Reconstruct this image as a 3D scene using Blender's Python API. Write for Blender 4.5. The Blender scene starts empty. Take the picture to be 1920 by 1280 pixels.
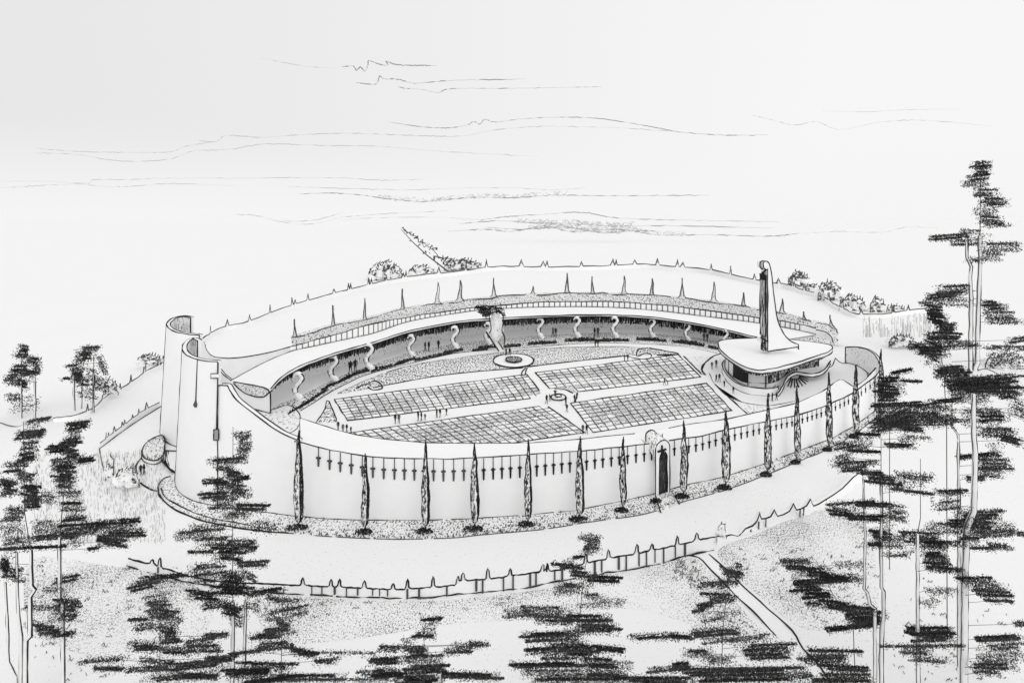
import bpy, math, random
from mathutils import Vector, noise
random.seed(7)
R = random.random
U = random.uniform
SC = bpy.context.scene
COL = SC.collection

# ------------------------------------------------------------------ camera
H = 28.0            # eye height over the ground
F = 1000.0          # focal length in photograph pixels (1920 wide)
HY = 400.0          # row of the horizon in the photograph
cam_d = bpy.data.cameras.new('camera')
cam = bpy.data.objects.new('camera', cam_d)
COL.objects.link(cam)
cam.location = (0, 0, H)
cam.rotation_euler = (math.radians(90), 0, 0)
cam_d.sensor_width = 36.0
cam_d.lens = 36.0 * F / 1920.0
cam_d.shift_y = -(640.0 - HY) / 1920.0
cam_d.clip_start = 0.5
cam_d.clip_end = 20000
SC.camera = cam

# ------------------------------------------------------------------ world and sun: bright even overcast
w = bpy.data.worlds.new('World')
SC.world = w
w.use_nodes = True
nt = w.node_tree
nt.nodes.clear()
wo = nt.nodes.new('ShaderNodeOutputWorld')
bg = nt.nodes.new('ShaderNodeBackground')
tc = nt.nodes.new('ShaderNodeTexCoord')
sp = nt.nodes.new('ShaderNodeSeparateXYZ')
rp = nt.nodes.new('ShaderNodeMapRange')
mx = nt.nodes.new('ShaderNodeMix'); mx.data_type = 'RGBA'
nt.links.new(tc.outputs['Generated'], sp.inputs[0])
nt.links.new(sp.outputs['X'], rp.inputs['Value'])
rp.inputs['From Min'].default_value = -0.7
rp.inputs['From Max'].default_value = 0.5
nt.links.new(rp.outputs[0], mx.inputs['Factor'])
mx.inputs['A'].default_value = (0.80, 0.80, 0.80, 1)
mx.inputs['B'].default_value = (0.925, 0.925, 0.925, 1)
el = nt.nodes.new('ShaderNodeMapRange'); el.interpolation_type = 'SMOOTHSTEP'
el.inputs['From Min'].default_value = -0.02
el.inputs['From Max'].default_value = 0.16
nt.links.new(sp.outputs['Z'], el.inputs['Value'])
mh = nt.nodes.new('ShaderNodeMix'); mh.data_type = 'RGBA'
nt.links.new(el.outputs[0], mh.inputs['Factor'])
mh.inputs['A'].default_value = (0.915, 0.915, 0.915, 1)
nt.links.new(mx.outputs['Result'], mh.inputs['B'])
nt.links.new(mh.outputs['Result'], bg.inputs['Color'])
bg.inputs['Strength'].default_value = 1.0
nt.links.new(bg.outputs[0], wo.inputs[0])
sd = bpy.data.lights.new('sun', 'SUN')
sd.energy = 0.8
sd.angle = math.radians(70)
sd.color = (1.0, 0.995, 0.985)
sun = bpy.data.objects.new('sun', sd)
COL.objects.link(sun)
sun.location = (40, -40, 120)
sun.rotation_euler = (math.radians(54), 0, math.radians(18))
SC.view_settings.view_transform = 'Standard'
SC.view_settings.look = 'None'
SC.view_settings.exposure = 0
SC.view_settings.gamma = 1
SC.cycles.max_bounces = 14
SC.cycles.diffuse_bounces = 12

# ------------------------------------------------------------------ materials
def mat_plain(name, c, rough=0.9, var=0.0, vscale=0.5):
    m = bpy.data.materials.new(name)
    m.use_nodes = True
    n = m.node_tree.nodes
    b = n['Principled BSDF']
    b.inputs['Roughness'].default_value = rough
    b.inputs['Specular IOR Level'].default_value = 0.1
    b.inputs['Base Color'].default_value = (c, c, c, 1)
    if var:
        g = n.new('ShaderNodeNewGeometry')
        t = n.new('ShaderNodeTexNoise'); t.inputs['Scale'].default_value = vscale
        t.inputs['Detail'].default_value = 6
        r = n.new('ShaderNodeMapRange')
        r.inputs['From Min'].default_value = 0.3
        r.inputs['From Max'].default_value = 0.7
        r.inputs['To Min'].default_value = max(0.0, c - var)
        r.inputs['To Max'].default_value = c + var
        l = m.node_tree.links
        l.new(g.outputs['Position'], t.inputs['Vector'])
        l.new(t.outputs['Fac'], r.inputs['Value'])
        l.new(r.outputs[0], b.inputs['Base Color'])
    return m

def mat_stipple(name, freq, dens, stretch=(1, 0.4, 1), patch=0.0, pscale=0.05, dark=0.06, light=0.90):
    """pale surface grained with fine dark specks; dens 0..1; patch = how strongly the grain thins out in places"""
    m = bpy.data.materials.new(name)
    m.use_nodes = True
    n = m.node_tree.nodes; l = m.node_tree.links
    b = n['Principled BSDF']
    b.inputs['Roughness'].default_value = 0.95
    b.inputs['Specular IOR Level'].default_value = 0.05
    g = n.new('ShaderNodeNewGeometry')
    vm = n.new('ShaderNodeVectorMath'); vm.operation = 'MULTIPLY'
    vm.inputs[1].default_value = (freq * stretch[0], freq * stretch[1], freq * stretch[2])
    l.new(g.outputs['Position'], vm.inputs[0])
    t = n.new('ShaderNodeTexNoise'); t.inputs['Scale'].default_value = 1.0
    t.inputs['Detail'].default_value = 3; t.inputs['Roughness'].default_value = 0.7
    l.new(vm.outputs[0], t.inputs['Vector'])
    thr = 0.5 - (dens - 0.5) * 0.36      # noise value under which a speck sits is turned into a threshold
    src = t.outputs['Fac']
    if patch:
        p = n.new('ShaderNodeTexNoise'); p.inputs['Scale'].default_value = pscale
        p.inputs['Detail'].default_value = 3
        l.new(g.outputs['Position'], p.inputs['Vector'])
        ma = n.new('ShaderNodeMath'); ma.operation = 'MULTIPLY_ADD'
        l.new(p.outputs['Fac'], ma.inputs[0]); ma.inputs[1].default_value = patch
        ma.inputs[2].default_value = -patch * 0.5
        ad = n.new('ShaderNodeMath'); ad.operation = 'ADD'
        l.new(src, ad.inputs[0]); l.new(ma.outputs[0], ad.inputs[1])
        src = ad.outputs[0]
    r = n.new('ShaderNodeMapRange'); r.interpolation_type = 'SMOOTHSTEP'
    r.inputs['From Min'].default_value = thr - 0.03
    r.inputs['From Max'].default_value = thr + 0.05
    r.inputs['To Min'].default_value = light
    r.inputs['To Max'].default_value = dark
    l.new(src, r.inputs['Value'])
    l.new(r.outputs[0], b.inputs['Base Color'])
    return m

PAPER = mat_plain('white_render', 0.915, var=0.012, vscale=0.8)
INK = mat_plain('dark_edge', 0.022)
INK2 = mat_plain('grey_edge', 0.09)
PENCIL = mat_plain('pencil_grey', 0.34)
FAINT = mat_plain('faint_grey', 0.52)
DARK = mat_plain('charcoal', 0.035, var=0.02, vscale=6)
LEAFD = mat_plain('foliage_dark', 0.022)
LEAFM = mat_plain('foliage_mid', 0.075)
BARK = mat_plain('pale_bark', 0.8, var=0.04, vscale=3)
LAWN = mat_stipple('court_lawn', 3.8, 0.45, patch=0.10, pscale=0.12)
LAWNL = mat_stipple('light_lawn', 4.0, 0.24, patch=0.12, pscale=0.1)
STRIP = mat_stipple('planting_strip', 6.5, 0.36, (1, 0.5, 1), patch=0.14, pscale=0.2)
CELL = mat_stipple('plot_grass', 4.2, 0.46, (0.6, 1.6, 1), patch=0.12, pscale=0.15, dark=0.16)
GROUND = mat_stipple('ground_grain', 9.0, 0.07, (1, 0.5, 1), patch=0.10, pscale=0.06, dark=0.3)
ROUGH = mat_stipple('rough_grass', 11.0, 0.32, (1, 0.6, 1), patch=0.34, pscale=0.16, dark=0.10)
HATCHV = mat_stipple('upright_grain', 6.0, 0.30, (1, 0.1, 0.15), patch=0.3, pscale=0.12, dark=0.2)
WALLST = mat_stipple('rough_plaster', 3.6, 0.2, (1, 1, 0.6), patch=0.1, pscale=0.2, dark=0.12)
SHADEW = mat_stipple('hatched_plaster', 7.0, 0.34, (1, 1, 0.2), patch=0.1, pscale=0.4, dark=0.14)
SOFFIT = mat_stipple('soffit_shade_hatch', 5.0, 0.66, (1, 1, 0.25), dark=0.03)
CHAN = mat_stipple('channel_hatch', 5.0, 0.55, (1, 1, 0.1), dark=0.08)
HEDGE = mat_stipple('hedge_leaf', 3.5, 0.33, (1, 1, 1), patch=0.12, pscale=0.1)
CYP = mat_stipple('cypress_leaf', 12.0, 0.34, (1.4, 1.4, 0.25), dark=0.04)
BUSHM = mat_stipple('shrub_leaf', 2.2, 0.16, (1, 1, 1), patch=0.12, pscale=0.1, dark=0.25)

# ------------------------------------------------------------------ picture to place
def G(x, y, z=0.0):
    Y = (H - z) * F / (y - HY)
    return Vector(((x - 960) / F * Y, Y, z))
def P(x, y, Y):
    return Vector(((x - 960) / F * Y, Y, H - (y - HY) * Y / F))
def DY(y):
    return H * F / (y - HY)

def interp(tab, x):
    if x <= tab[0][0]: return tab[0][1]
    for (a, b), (c, d) in zip(tab, tab[1:]):
        if x <= c: return b + (d - b) * (x - a) / max(1e-9, c - a)
    return tab[-1][1]

def smooth(pts, step=0.5, closed=False):
    """Catmull-Rom through points of any dimension, about n samples per span"""
    pts = [tuple(p) for p in pts]
    n = len(pts)
    if n < 3: return [Vector(p) for p in pts]
    k = max(2, int(1 / step))
    out = []
    rng = range(n if closed else n - 1)
    for i in rng:
        p0 = pts[(i - 1) % n] if closed or i > 0 else pts[0]
        p1 = pts[i]; p2 = pts[(i + 1) % n]
        p3 = pts[(i + 2) % n] if closed or i + 2 < n else pts[-1]
        for j in range(k):
            t = j / k
            out.append(Vector([0.5 * (2 * b + (c - a) * t + (2 * a - 5 * b + 4 * c - d) * t * t + (3 * b - a - 3 * c + d) * t ** 3)
                               for a, b, c, d in zip(p0, p1, p2, p3)]))
    if not closed: out.append(Vector(pts[-1]))
    return out

# ------------------------------------------------------------------ mesh builder
class MB:
    def __init__(s):
        s.v = []; s.f = []; s.m = []; s.mats = []
    def mi(s, mat):
        if mat not in s.mats: s.mats.append(mat)
        return s.mats.index(mat)
    def face(s, pts, mat):
        b = len(s.v)
        s.v += [tuple(p) for p in pts]
        s.f.append(tuple(range(b, b + len(pts)))); s.m.append(s.mi(mat))
    def strip(s, A, B, mat):
        b = len(s.v); n = len(A); k = s.mi(mat)
        s.v += [tuple(p) for p in A] + [tuple(p) for p in B]
        for i in range(n - 1):
            s.f.append((b + i, b + i + 1, b + n + i + 1, b + n + i)); s.m.append(k)
    def tube(s, pts, r, mat, n=5, closed=False, cap=True):
        pts = [Vector(p) for p in pts]
        N = len(pts)
        if N < 2: return
        rs = r if isinstance(r, (list, tuple)) else [r] * N
        b = len(s.v); k = s.mi(mat)
        for i, p in enumerate(pts):
            a = pts[i - 1] if i else p
            c = pts[i + 1] if i < N - 1 else p
            t = (c - a)
            if t.length < 1e-9: t = Vector((0, 0, 1))
            t.normalize()
            up = Vector((0, 0, 1)) if abs(t.z) < 0.9 else Vector((0, 1, 0))
            u = t.cross(up).normalized(); w_ = u.cross(t)
            for j in range(n):
                q = 2 * math.pi * j / n
                s.v.append(tuple(p + (u * math.cos(q) + w_ * math.sin(q)) * rs[i]))
        for i in range(N - 1):
            for j in range(n):
                s.f.append((b + i * n + j, b + i * n + (j + 1) % n, b + (i + 1) * n + (j + 1) % n, b + (i + 1) * n + j)); s.m.append(k)
        if cap:
            s.f.append(tuple(b + j for j in reversed(range(n)))); s.m.append(k)
            s.f.append(tuple(b + (N - 1) * n + j for j in range(n))); s.m.append(k)
    def ink(s, pts, w=2.0, mat=None, jit=0.35, sub=True, gaps=0.0, vary=0.3):
        """a drawn edge: a thin dark bead along an edge, w in photograph pixels at its own distance"""
        mat = mat or INK
        pts = [Vector(p) for p in pts]
        o = []
        for a, c in zip(pts, pts[1:]):
            d = (a.y + c.y) / 2
            L = (c - a).length
            n = max(1, min(40, int(L / (d * 0.009)))) if sub else 1
            for i in range(n): o.append(a.lerp(c, i / n))
        o.append(pts[-1])
        res = []; rad = []
        sd_ = U(0, 99)
        for i, p in enumerate(o):
            k = p.y / F
            j = Vector((noise.noise((i * 0.35, sd_, 0)), noise.noise((i * 0.35, sd_, 7)), noise.noise((i * 0.35, sd_, 13)))) * jit * k * 2.4
            res.append(p + j); rad.append(max(0.002, w / 2 * k * (1 + vary * 2 * noise.noise((i * 0.25, sd_, 31)))))
        if gaps:
            i = 0
            while i < len(res) - 1:
                L = random.randint(2, 7)
                seg = res[i:i + L + 1]
                if len(seg) > 1: s.tube(seg, rad[i:i + L + 1], mat, 4)
                i += L + (random.randint(1, 3) if R() < gaps else 0)
        else:
            s.tube(res, rad, mat, 5)
    def box(s, c, sx, sy, sz, mat, rot=0.0):
        c = Vector(c); q = []
        for z in (0, sz):
            for (a, b_) in ((-1, -1), (1, -1), (1, 1), (-1, 1)):
                x, y = a * sx / 2, b_ * sy / 2
                q.append(c + Vector((x * math.cos(rot) - y * math.sin(rot), x * math.sin(rot) + y * math.cos(rot), z)))
        b = len(s.v); k = s.mi(mat); s.v += [tuple(p) for p in q]
        for f in ((3, 2, 1, 0), (4, 5, 6, 7), (0, 1, 5, 4), (1, 2, 6, 5), (2, 3, 7, 6), (3, 0, 4, 7)):
            s.f.append(tuple(b + i for i in f)); s.m.append(k)
    def prism(s, poly, z0, z1, mat, side=None):
        """poly: list of xy(z ignored), solid between two heights"""
        n = len(poly)
        a = [Vector((p[0], p[1], z0)) for p in poly]; c = [Vector((p[0], p[1], z1)) for p in poly]
        s.face(c, mat); s.face(list(reversed(a)), mat)
        s.strip(a + a[:1], c + c[:1], side or mat)
    def lump(s, c, rx, ry, rz, mat, n=14, m=8, amp=0.2, seed=0.0, fr=1.6):
        b = len(s.v); k = s.mi(mat); c = Vector(c)
        for i in range(m + 1):
            th = math.pi * i / m
            for j in range(n):
                ph = 2 * math.pi * j / n
                d = Vector((math.sin(th) * math.cos(ph), math.sin(th) * math.sin(ph), math.cos(th)))
                q = 1 + amp * noise.noise(d * fr + Vector((seed, seed, seed)))*2
                s.v.append((c.x + d.x * rx * q, c.y + d.y * ry * q, c.z + d.z * rz * q))
        for i in range(m):
            for j in range(n):
                s.f.append((b + i * n + j, b + (i + 1) * n + j, b + (i + 1) * n + (j + 1) % n, b + i * n + (j + 1) % n)); s.m.append(k)
    def fleck(s, p, sz, mat, el=1.0):
        u = Vector((U(-1, 1), U(-.6, .6), U(-1, 1)))
        if u.length < .1: u = Vector((1, 0, 0))
        u.normalize()
        w_ = u.cross(Vector((U(-.5, .5), 1, U(-.5, .5)))).normalized()
        a = sz / 2 * U(.6, 1.4); c = sz / 2 * U(.6, 1.4)
        b = len(s.v)
        s.v += [tuple(p + u * a * el), tuple(p + w_ * c), tuple(p - u * a * el), tuple(p - w_ * c)]
        s.f.append((b, b + 1, b + 2, b + 3)); s.m.append(s.mi(mat))
    def build(s, name, parent=None, loc=None, **props):
        me = bpy.data.meshes.new(name)
        base = Vector((0, 0, 0))
        if parent is not None: base = Vector(parent['_w']) if '_w' in parent else Vector((0, 0, 0))
        elif loc is not None: base = Vector(loc)
        elif s.v:
            xs = [v[0] for v in s.v]; ys = [v[1] for v in s.v]; zs = [v[2] for v in s.v]
            base = Vector(((min(xs) + max(xs)) / 2, (min(ys) + max(ys)) / 2, min(zs)))
        me.from_pydata([(v[0] - base.x, v[1] - base.y, v[2] - base.z) for v in s.v], [], s.f)
        for m in s.mats: me.materials.append(m)
        me.polygons.foreach_set('material_index', s.m)
        me.update()
        o = bpy.data.objects.new(name, me)
        COL.objects.link(o)
        if parent is not None:
            o.parent = parent
        else: o.location = base
        for k, v in props.items(): o[k] = v
        return o

def thing(name, label, cat, loc, group=None):
    o = bpy.data.objects.new(name, None)
    COL.objects.link(o)
    o.empty_display_size = 0.5
    o.location = loc
    o['_w'] = tuple(loc)
    o['label'] = label; o['category'] = cat
    if group: o['group'] = group
    return o

# ================================================================== THE SETTING
g = MB()
xs = [-9000, -2500, -900, -400, -200, -110, -60, -30, 0, 30, 60, 110, 200, 400, 900, 2500, 9000]
ys = [-200, 0, 20, 40, 60, 90, 130, 200, 320, 600, 1200, 3000, 9000, 18000]
for i in range(len(xs) - 1):
    for j in range(len(ys) - 1):
        g.face([(xs[i], ys[j], 0), (xs[i + 1], ys[j], 0), (xs[i + 1], ys[j + 1], 0), (xs[i], ys[j + 1], 0)], GROUND)
g.build('ground', loc=(0, 0, 0), kind='structure')

def sheet(name, pts, z, mat, edge=None, w=2.0, closed=True, step=0.25, kind='structure', sm=True, einkmat=None, gaps=0):
    pp = smooth(pts, step, True) if sm else [Vector(p) for p in pts]
    q = [G(p[0], p[1]) for p in pp]
    m = MB()
    m.face([(v.x, v.y, z) for v in q], mat)
    if edge:
        for (a, b) in edge:
            seg = smooth(pts[a:b + 1], step) if sm else [Vector(p) for p in pts[a:b + 1]]
            m.ink([G(*p) + Vector((0, 0, z)) for p in seg], w, einkmat, gaps=gaps)
    return m.build(name, kind=kind)

# ---- outer front planting strip under the white wall
WB = [(300, 905), (330, 915), (345, 922), (372, 936), (408, 948), (430, 952), (470, 958), (501, 961), (560, 968), (620, 973), (680, 975), (800, 975), (890, 972), (989, 965), (1078, 957),
      (1167, 939), (1229, 925), (1290, 908), (1354, 895), (1428, 871), (1500, 844), (1557, 823), (1599, 800), (1640, 771), (1650, 750)]
SB = [(296, 913), (300, 932), (326, 956), (357, 970), (383, 979), (460, 992), (560, 1001), (640, 1007), (750, 1011), (850, 1008), (900, 1003), (1019, 992),
      (1108, 978), (1197, 966), (1250, 951), (1290, 938), (1362, 918), (1437, 890), (1502, 863), (1555, 841), (1599, 816), (1640, 785)]
m = MB()
A = smooth([(320, 893), (306, 898), (297, 912), (301, 932), (326, 954), (357, 968), (383, 977)] + SB[5:], 0.2)
up = []
for p in A: up.append(p)
poly = [G(p[0], p[1]) for p in A]
inner = [G(x, y - 6) for x, y in reversed(WB[2:-1])]
m.face([(v.x, v.y, 0.012) for v in poly + inner], STRIP)
m.ink([v + Vector((0, 0, 0.02)) for v in poly[:40]], 3, INK)
m.ink([v + Vector((0, 0, 0.02)) for v in poly[36:]], 2.2, INK2, gaps=.4)
A2 = smooth([(302, 915), (308, 930), (330, 945), (362, 960), (400, 972), (470, 985)], 0.2)
m.ink([G(p[0], p[1], 0) + Vector((0, 0, 0.03)) for p in A2], 2, INK)
for i in range(650):
    t = U(360, 1630)
    yb = interp(SB, t); yw = interp(WB, t)
    y = yb - abs(random.gauss(0, 1)) * 5 if R() < .7 else U(yw, yb)
    p = G(t, min(yb, max(yw, y))); k = p.y / F
    m.tube([p, p + Vector((U(-2, 2) * k, U(-.1, .1), U(1.5, 4) * k))], U(.6, 1.1) * k, INK2, 3)
m.build('planting_strip', kind='structure')

# ---- inner ground: lawns of the court
sheet('back_lawn', [(632, 738), (702, 706), (767, 686), (855, 671), (931, 662), (1020, 653), (1129, 650), (1206, 652), (1272, 663), (1222, 665), (1164, 668), (1020, 684), (980, 690), (899, 696), (811, 706), (724, 722), (668, 733)],
      0.012, LAWN, [(0, 8)], 1.6, einkmat=INK2, gaps=.2, step=.34)
m = MB()
m.ink([G(x, y, 0.03) for x, y in smooth([(700, 727), (724, 722), (811, 706), (899, 696), (980, 690)], .2)], 2.6)
m.ink([G(x, y, 0.03) for x, y in smooth([(990, 688), (1020, 684), (1090, 676), (1164, 668)], .2)], 2.6)
m.ink([G(x, y, 0.03) for x, y in smooth([(1164, 668), (1178, 668), (1192, 672), (1215, 673), (1222, 666), (1210, 662), (1195, 668), (1196, 656), (1215, 652)], .2)], 2.6)
m.ink([G(x, y, 0.03) for x, y in smooth([(1218, 652), (1232, 655), (1252, 659), (1272, 664), (1232, 666)], .2)], 3.2)
m.ink([G(x, y, 0.03) for x, y in smooth([(668, 728), (680, 722), (690, 720), (700, 714), (712, 718), (716, 728), (700, 731), (690, 726)], .2)], 3)
m.build('lawn_kerb', kind='structure')
sheet('west_lawn', [(592, 793), (601, 780), (609, 766), (612, 751), (617, 753), (624, 768), (631, 785), (630, 791)], 0.012, LAWN, [(0, 7)], 2.2, sm=False)
sheet('east_lawn', [(1282, 668), (1300, 686), (1315, 701), (1323, 703), (1316, 697), (1317, 690), (1322, 680), (1337, 669)], 0.012, LAWNL, [(0, 7)], 2.4, sm=False)
sheet('chapel_lawn', [(1341, 721), (1370, 748), (1400, 775), (1437, 769), (1492, 756), (1480, 757), (1435, 760), (1393, 754), (1362, 741)], 0.012, LAWNL, [(0, 2)], 2.6, sm=False)
sheet('crescent_lawn', [(448, 753), (470, 765), (508, 768), (535, 760), (550, 763), (561, 775), (563, 788), (556, 804), (535, 812), (500, 800), (470, 780)], 0.012, LAWNL, [(0, 10)], 2.0)

# ground of the low chapel terrace and its border lines
m = MB()
for pts, w_ in (([(1330, 700), (1341, 721), (1362, 741), (1393, 754), (1435, 760), (1470, 756), (1492, 751)], 1.6),
                ([(1323, 703), (1315, 692), (1320, 682), (1337, 668), (1350, 663)], 2.6),
                ([(1566, 671), (1579, 681), (1600, 680), (1615, 683), (1630, 692), (1641, 705)], 2.0),
                ([(1615, 683), (1624, 692), (1628, 710)], 1.4), ([(1546, 691), (1560, 686), (1566, 671)], 1.4)):
    m.ink([G(p[0], p[1], 0.02) for p in smooth(pts, .25)], w_)
for k in range(9):          # fan of shallow step edges beside the curved ramp
    a = math.radians(-15 + k * 17)
    x0, y0 = 1489, 703
    m.ink([G(x0 + math.cos(a) * 10, y0 + math.sin(a) * 5 + 2, 0.02), G(x0 + math.cos(a) * U(24, 30), y0 + math.sin(a) * 17 + 7, 0.02)], 2.4)
m.build('terrace_edging', kind='structure')

# ---- path lines of the court
m = MB()
for pts, w_ in (([(563, 770), (585, 757), (608, 742), (632, 728), (656, 716), (680, 705), (720, 693), (767, 682), (812, 671), (855, 662), (905, 657)], 2.0),
                ([(985, 690), (979, 697), (978, 703)], 3), ([(989, 689), (986, 696), (985, 702)], 3), ([(940, 656), (990, 652), (1060, 646), (1129, 643), (1217, 645), (1290, 651), (1345, 662)], 1.4),
                ([(1040, 729), (1053, 729), (1064, 732), (1074, 737)], 3), ([(1078, 753), (1081, 745), (1082, 737)], 3)):
    m.ink([G(p[0], p[1], 0.02) for p in smooth(pts, .25)], w_)
m.build('path_edging', kind='structure')

# ---- the straight path leaving the boundary towards the viewer
PL = [(1284, 1040), (1300, 1042), (1318, 1050), (1352, 1088), (1390, 1125), (1420, 1155), (1455, 1190)]
PR = [(1330, 1038), (1345, 1052), (1372, 1078), (1400, 1105), (1440, 1140), (1485, 1182), (1505, 1215), (1540, 1252), (1570, 1300)]
m = MB()
m.face([(v.x, v.y, 0.02) for v in [G(x, y) for x, y in PL + [(1480, 1215), (1540, 1300)]] + [G(x, y) for x, y in reversed(PR)]], PAPER)
m.ink([G(p[0], p[1], .03) for p in smooth(PL, .3)], 2.6, jit=.8)
m.ink([G(p[0], p[1], .03) for p in smooth(PR, .3)], 3.2, jit=.9)
m.build('path', kind='structure')
def patch(name, pts, mat, z=0.008):
    m = MB(); n = len(pts); q = smooth(pts, .2, True)
    m.face([(v.x, v.y, z) for v in [G(p[0], p[1]) for p in q]], mat)
    return m.build(name, kind='structure')
patch('rough_grass_bank', [(480, 1118), (640, 1124), (812, 1126), (990, 1108), (1130, 1082), (1284, 1046), (1330, 1070), (1400, 1150), (1440, 1200), (1330, 1180), (1180, 1140), (1000, 1160), (840, 1170), (640, 1200), (520, 1200)], ROUGH)
patch('rough_grass_slope', [(1345, 1040), (1420, 1000), (1520, 960), (1600, 960), (1640, 1040), (1640, 1160), (1560, 1180), (1500, 1175), (1440, 1130)], ROUGH)
patch('rough_grass_field', [(60, 1050), (200, 1060), (340, 1082), (400, 1150), (330, 1230), (180, 1230), (60, 1180)], ROUGH)
#patch('meadow', [(170, 860), (240, 880), (290, 930), (300, 985), (220, 1020), (100, 1020), (70, 960), (110, 890)], HATCHV)
#patch('verge', [(500, 1012), (700, 1020), (860, 1020), (820, 1045), (640, 1050), (520, 1040)], ROUGH, .006)
m = MB()      # tufts and scratches of grass
for (x0, y0, x1, y1, n) in ((1330, 1030, 1640, 1190, 260), (1260, 1050, 1320, 1090, 70), (480, 1120, 1000, 1160, 70), (60, 1050, 330, 1200, 90), (1650, 1190, 1900, 1275, 60), (1700, 1080, 1900, 1180, 30), (60, 1200, 200, 1275, 22), (1600, 960, 1640, 1050, 20)):
    for i in range(n):
        x, y = U(x0, x1), U(y0, y1)
        if 1300 < x < 1560 and abs((y - 1040) - (x - 1320) * 0.97) < 42: continue
        p = G(x, y); k = p.y / F
        if R() < .5:
            m.tube([p, p + Vector((U(-3, 3) * k, 0, U(2, 6) * k))], U(.5, .9) * k, INK2, 3)
        else:
            q = [p + Vector((j * 3.2 * k, U(-.05, .05), (5 if j % 2 else 0) * k * U(.4, 1))) for j in range(random.randint(2, 5))]
            m.tube(q, U(.5, .8) * k, INK2, 3)
for i in range(1700):
    x, y = U(60, 310), U(850, 1020)
    if abs(noise.noise((x * .012, y * .012, 3))) * 2 + R() * .6 < .35: continue
    p = G(x, y); k = p.y / F
    m.tube([p, p + Vector((U(-.3, .3) * k, 0, U(3, 10) * k))], U(.25, .45) * k, FAINT if R() < .6 else PENCIL, 3)
m.build('grass_tufts', kind='stuff', label='small grass tufts scattered over the rough ground')

# ================================================================== OUTER HEDGE RING
def hedge(name, label, line, hpx, mat, thick, w_, spikes, amp=1.0, gaps=0.0, body=PAPER, base=None, ink=INK2, cat='hedge'):
    """line = top edge in picture points; the hedge stands on the ground hpx below it"""
    m = MB()
    L = smooth(line, .1)
    top = []; bot = []
    for p in L:
        b = G(p[0], p[1] + hpx)
        top.append(Vector((b.x, b.y, H - (p[1] - HY) * b.y / F))); bot.append(b)
    far = [v + Vector((v.x, v.y, 0)).normalized() * thick for v in top]
    farb = [Vector((v.x, v.y, 0)) for v in far]
    m.strip(bot, top, body); m.strip(top, far, body); m.strip(far, farb, body)
    # drawn top with pointed tips
    pts = []
    d = 0; nxt = U(*spikes)
    i = 0
    while i < len(top) - 1:
        a, b = top[i], top[i + 1]
        k = a.y / F
        pts.append(a)
        d += (b - a).length / k
        if d > nxt and i < len(top) - 2:
            n = random.choice((1, 1, 2))
            for q in range(n):
                hh = U(8, 15) * k * amp; ww = U(3, 5) * k
                dirn = (b - a).normalized()
                c = a.lerp(b, .5) + dirn * ww * 2.2 * q
                pts += [c - dirn * ww, c - dirn * ww * .4 + Vector((0, 0, hh * .5)), c + Vector((0, 0, hh)), c + dirn * ww * .5 + Vector((0, 0, hh * .4)), c + dirn * ww]
                m.face([c - dirn * ww, c + Vector((0, 0, hh)), c + dirn * ww, c + Vector((0, k * 3, hh * .3))], body)
            d = 0; nxt = U(*spikes)
            i += max(1, int(2))
        i += 1
    m.ink(pts, w_, ink, gaps=gaps, sub=False, jit=.5)
    o = m.build(name)
    o['label'] = label; o['category'] = cat
    return o

hedge('boundary_hedge', 'pale hedge ringing the whole clearing with small pointed tips along its top',
      [(100, 783), (140, 778), (175, 764), (201, 741), (225, 729), (252, 711), (280, 692), (306, 680), (345, 658), (380, 634), (415, 614), (465, 602), (530, 577), (600, 556), (640, 546), (700, 531), (760, 519), (870, 507), (910, 501), (960, 499), (1040, 500), (1130, 498),
       (1200, 495), (1260, 499), (1330, 505), (1400, 521), (1450, 530), (1473, 532), (1503, 542), (1536, 551), (1562, 568), (1584, 579), (1608, 588), (1661, 588), (1683, 584), (1740, 577)], 8, None, 2.0, 1.9, (22, 60))
hedge('terrace_hedge', 'short pale hedge with ragged tips running up to the tall white tower from the left',
      [(188, 830), (219, 806), (247, 785), (271, 768), (300, 753)], 10, None, .8, 1.9, (10, 22), amp=.8)
m = MB(); m.ink([G(x, y, .02) for x, y in smooth([(186, 841), (252, 793), (305, 760)], .2)], 2); m.ink([G(x, y, .02) for x, y in smooth([(186, 841), (190, 860), (197, 885), (215, 905), (232, 908)], .2)], 1.8, INK2, gaps=.3)
m.ink([G(x, y, .02) for x, y in smooth([(0, 792), (30, 800), (60, 788), (95, 784)], .2)], 2, INK2, gaps=.4)
m.ink([G(x, y, .02) for x, y in smooth([(1830, 695), (1850, 692), (1880, 705), (1915, 725), (1950, 740)], .2)], 2, INK)
m.ink([G(x, y, .02) for x, y in smooth([(1850, 655), (1880, 650), (1920, 648)], .2)], 1.6, INK2, gaps=.3)
m.build('terrace_path_edge', kind='structure')

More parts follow.
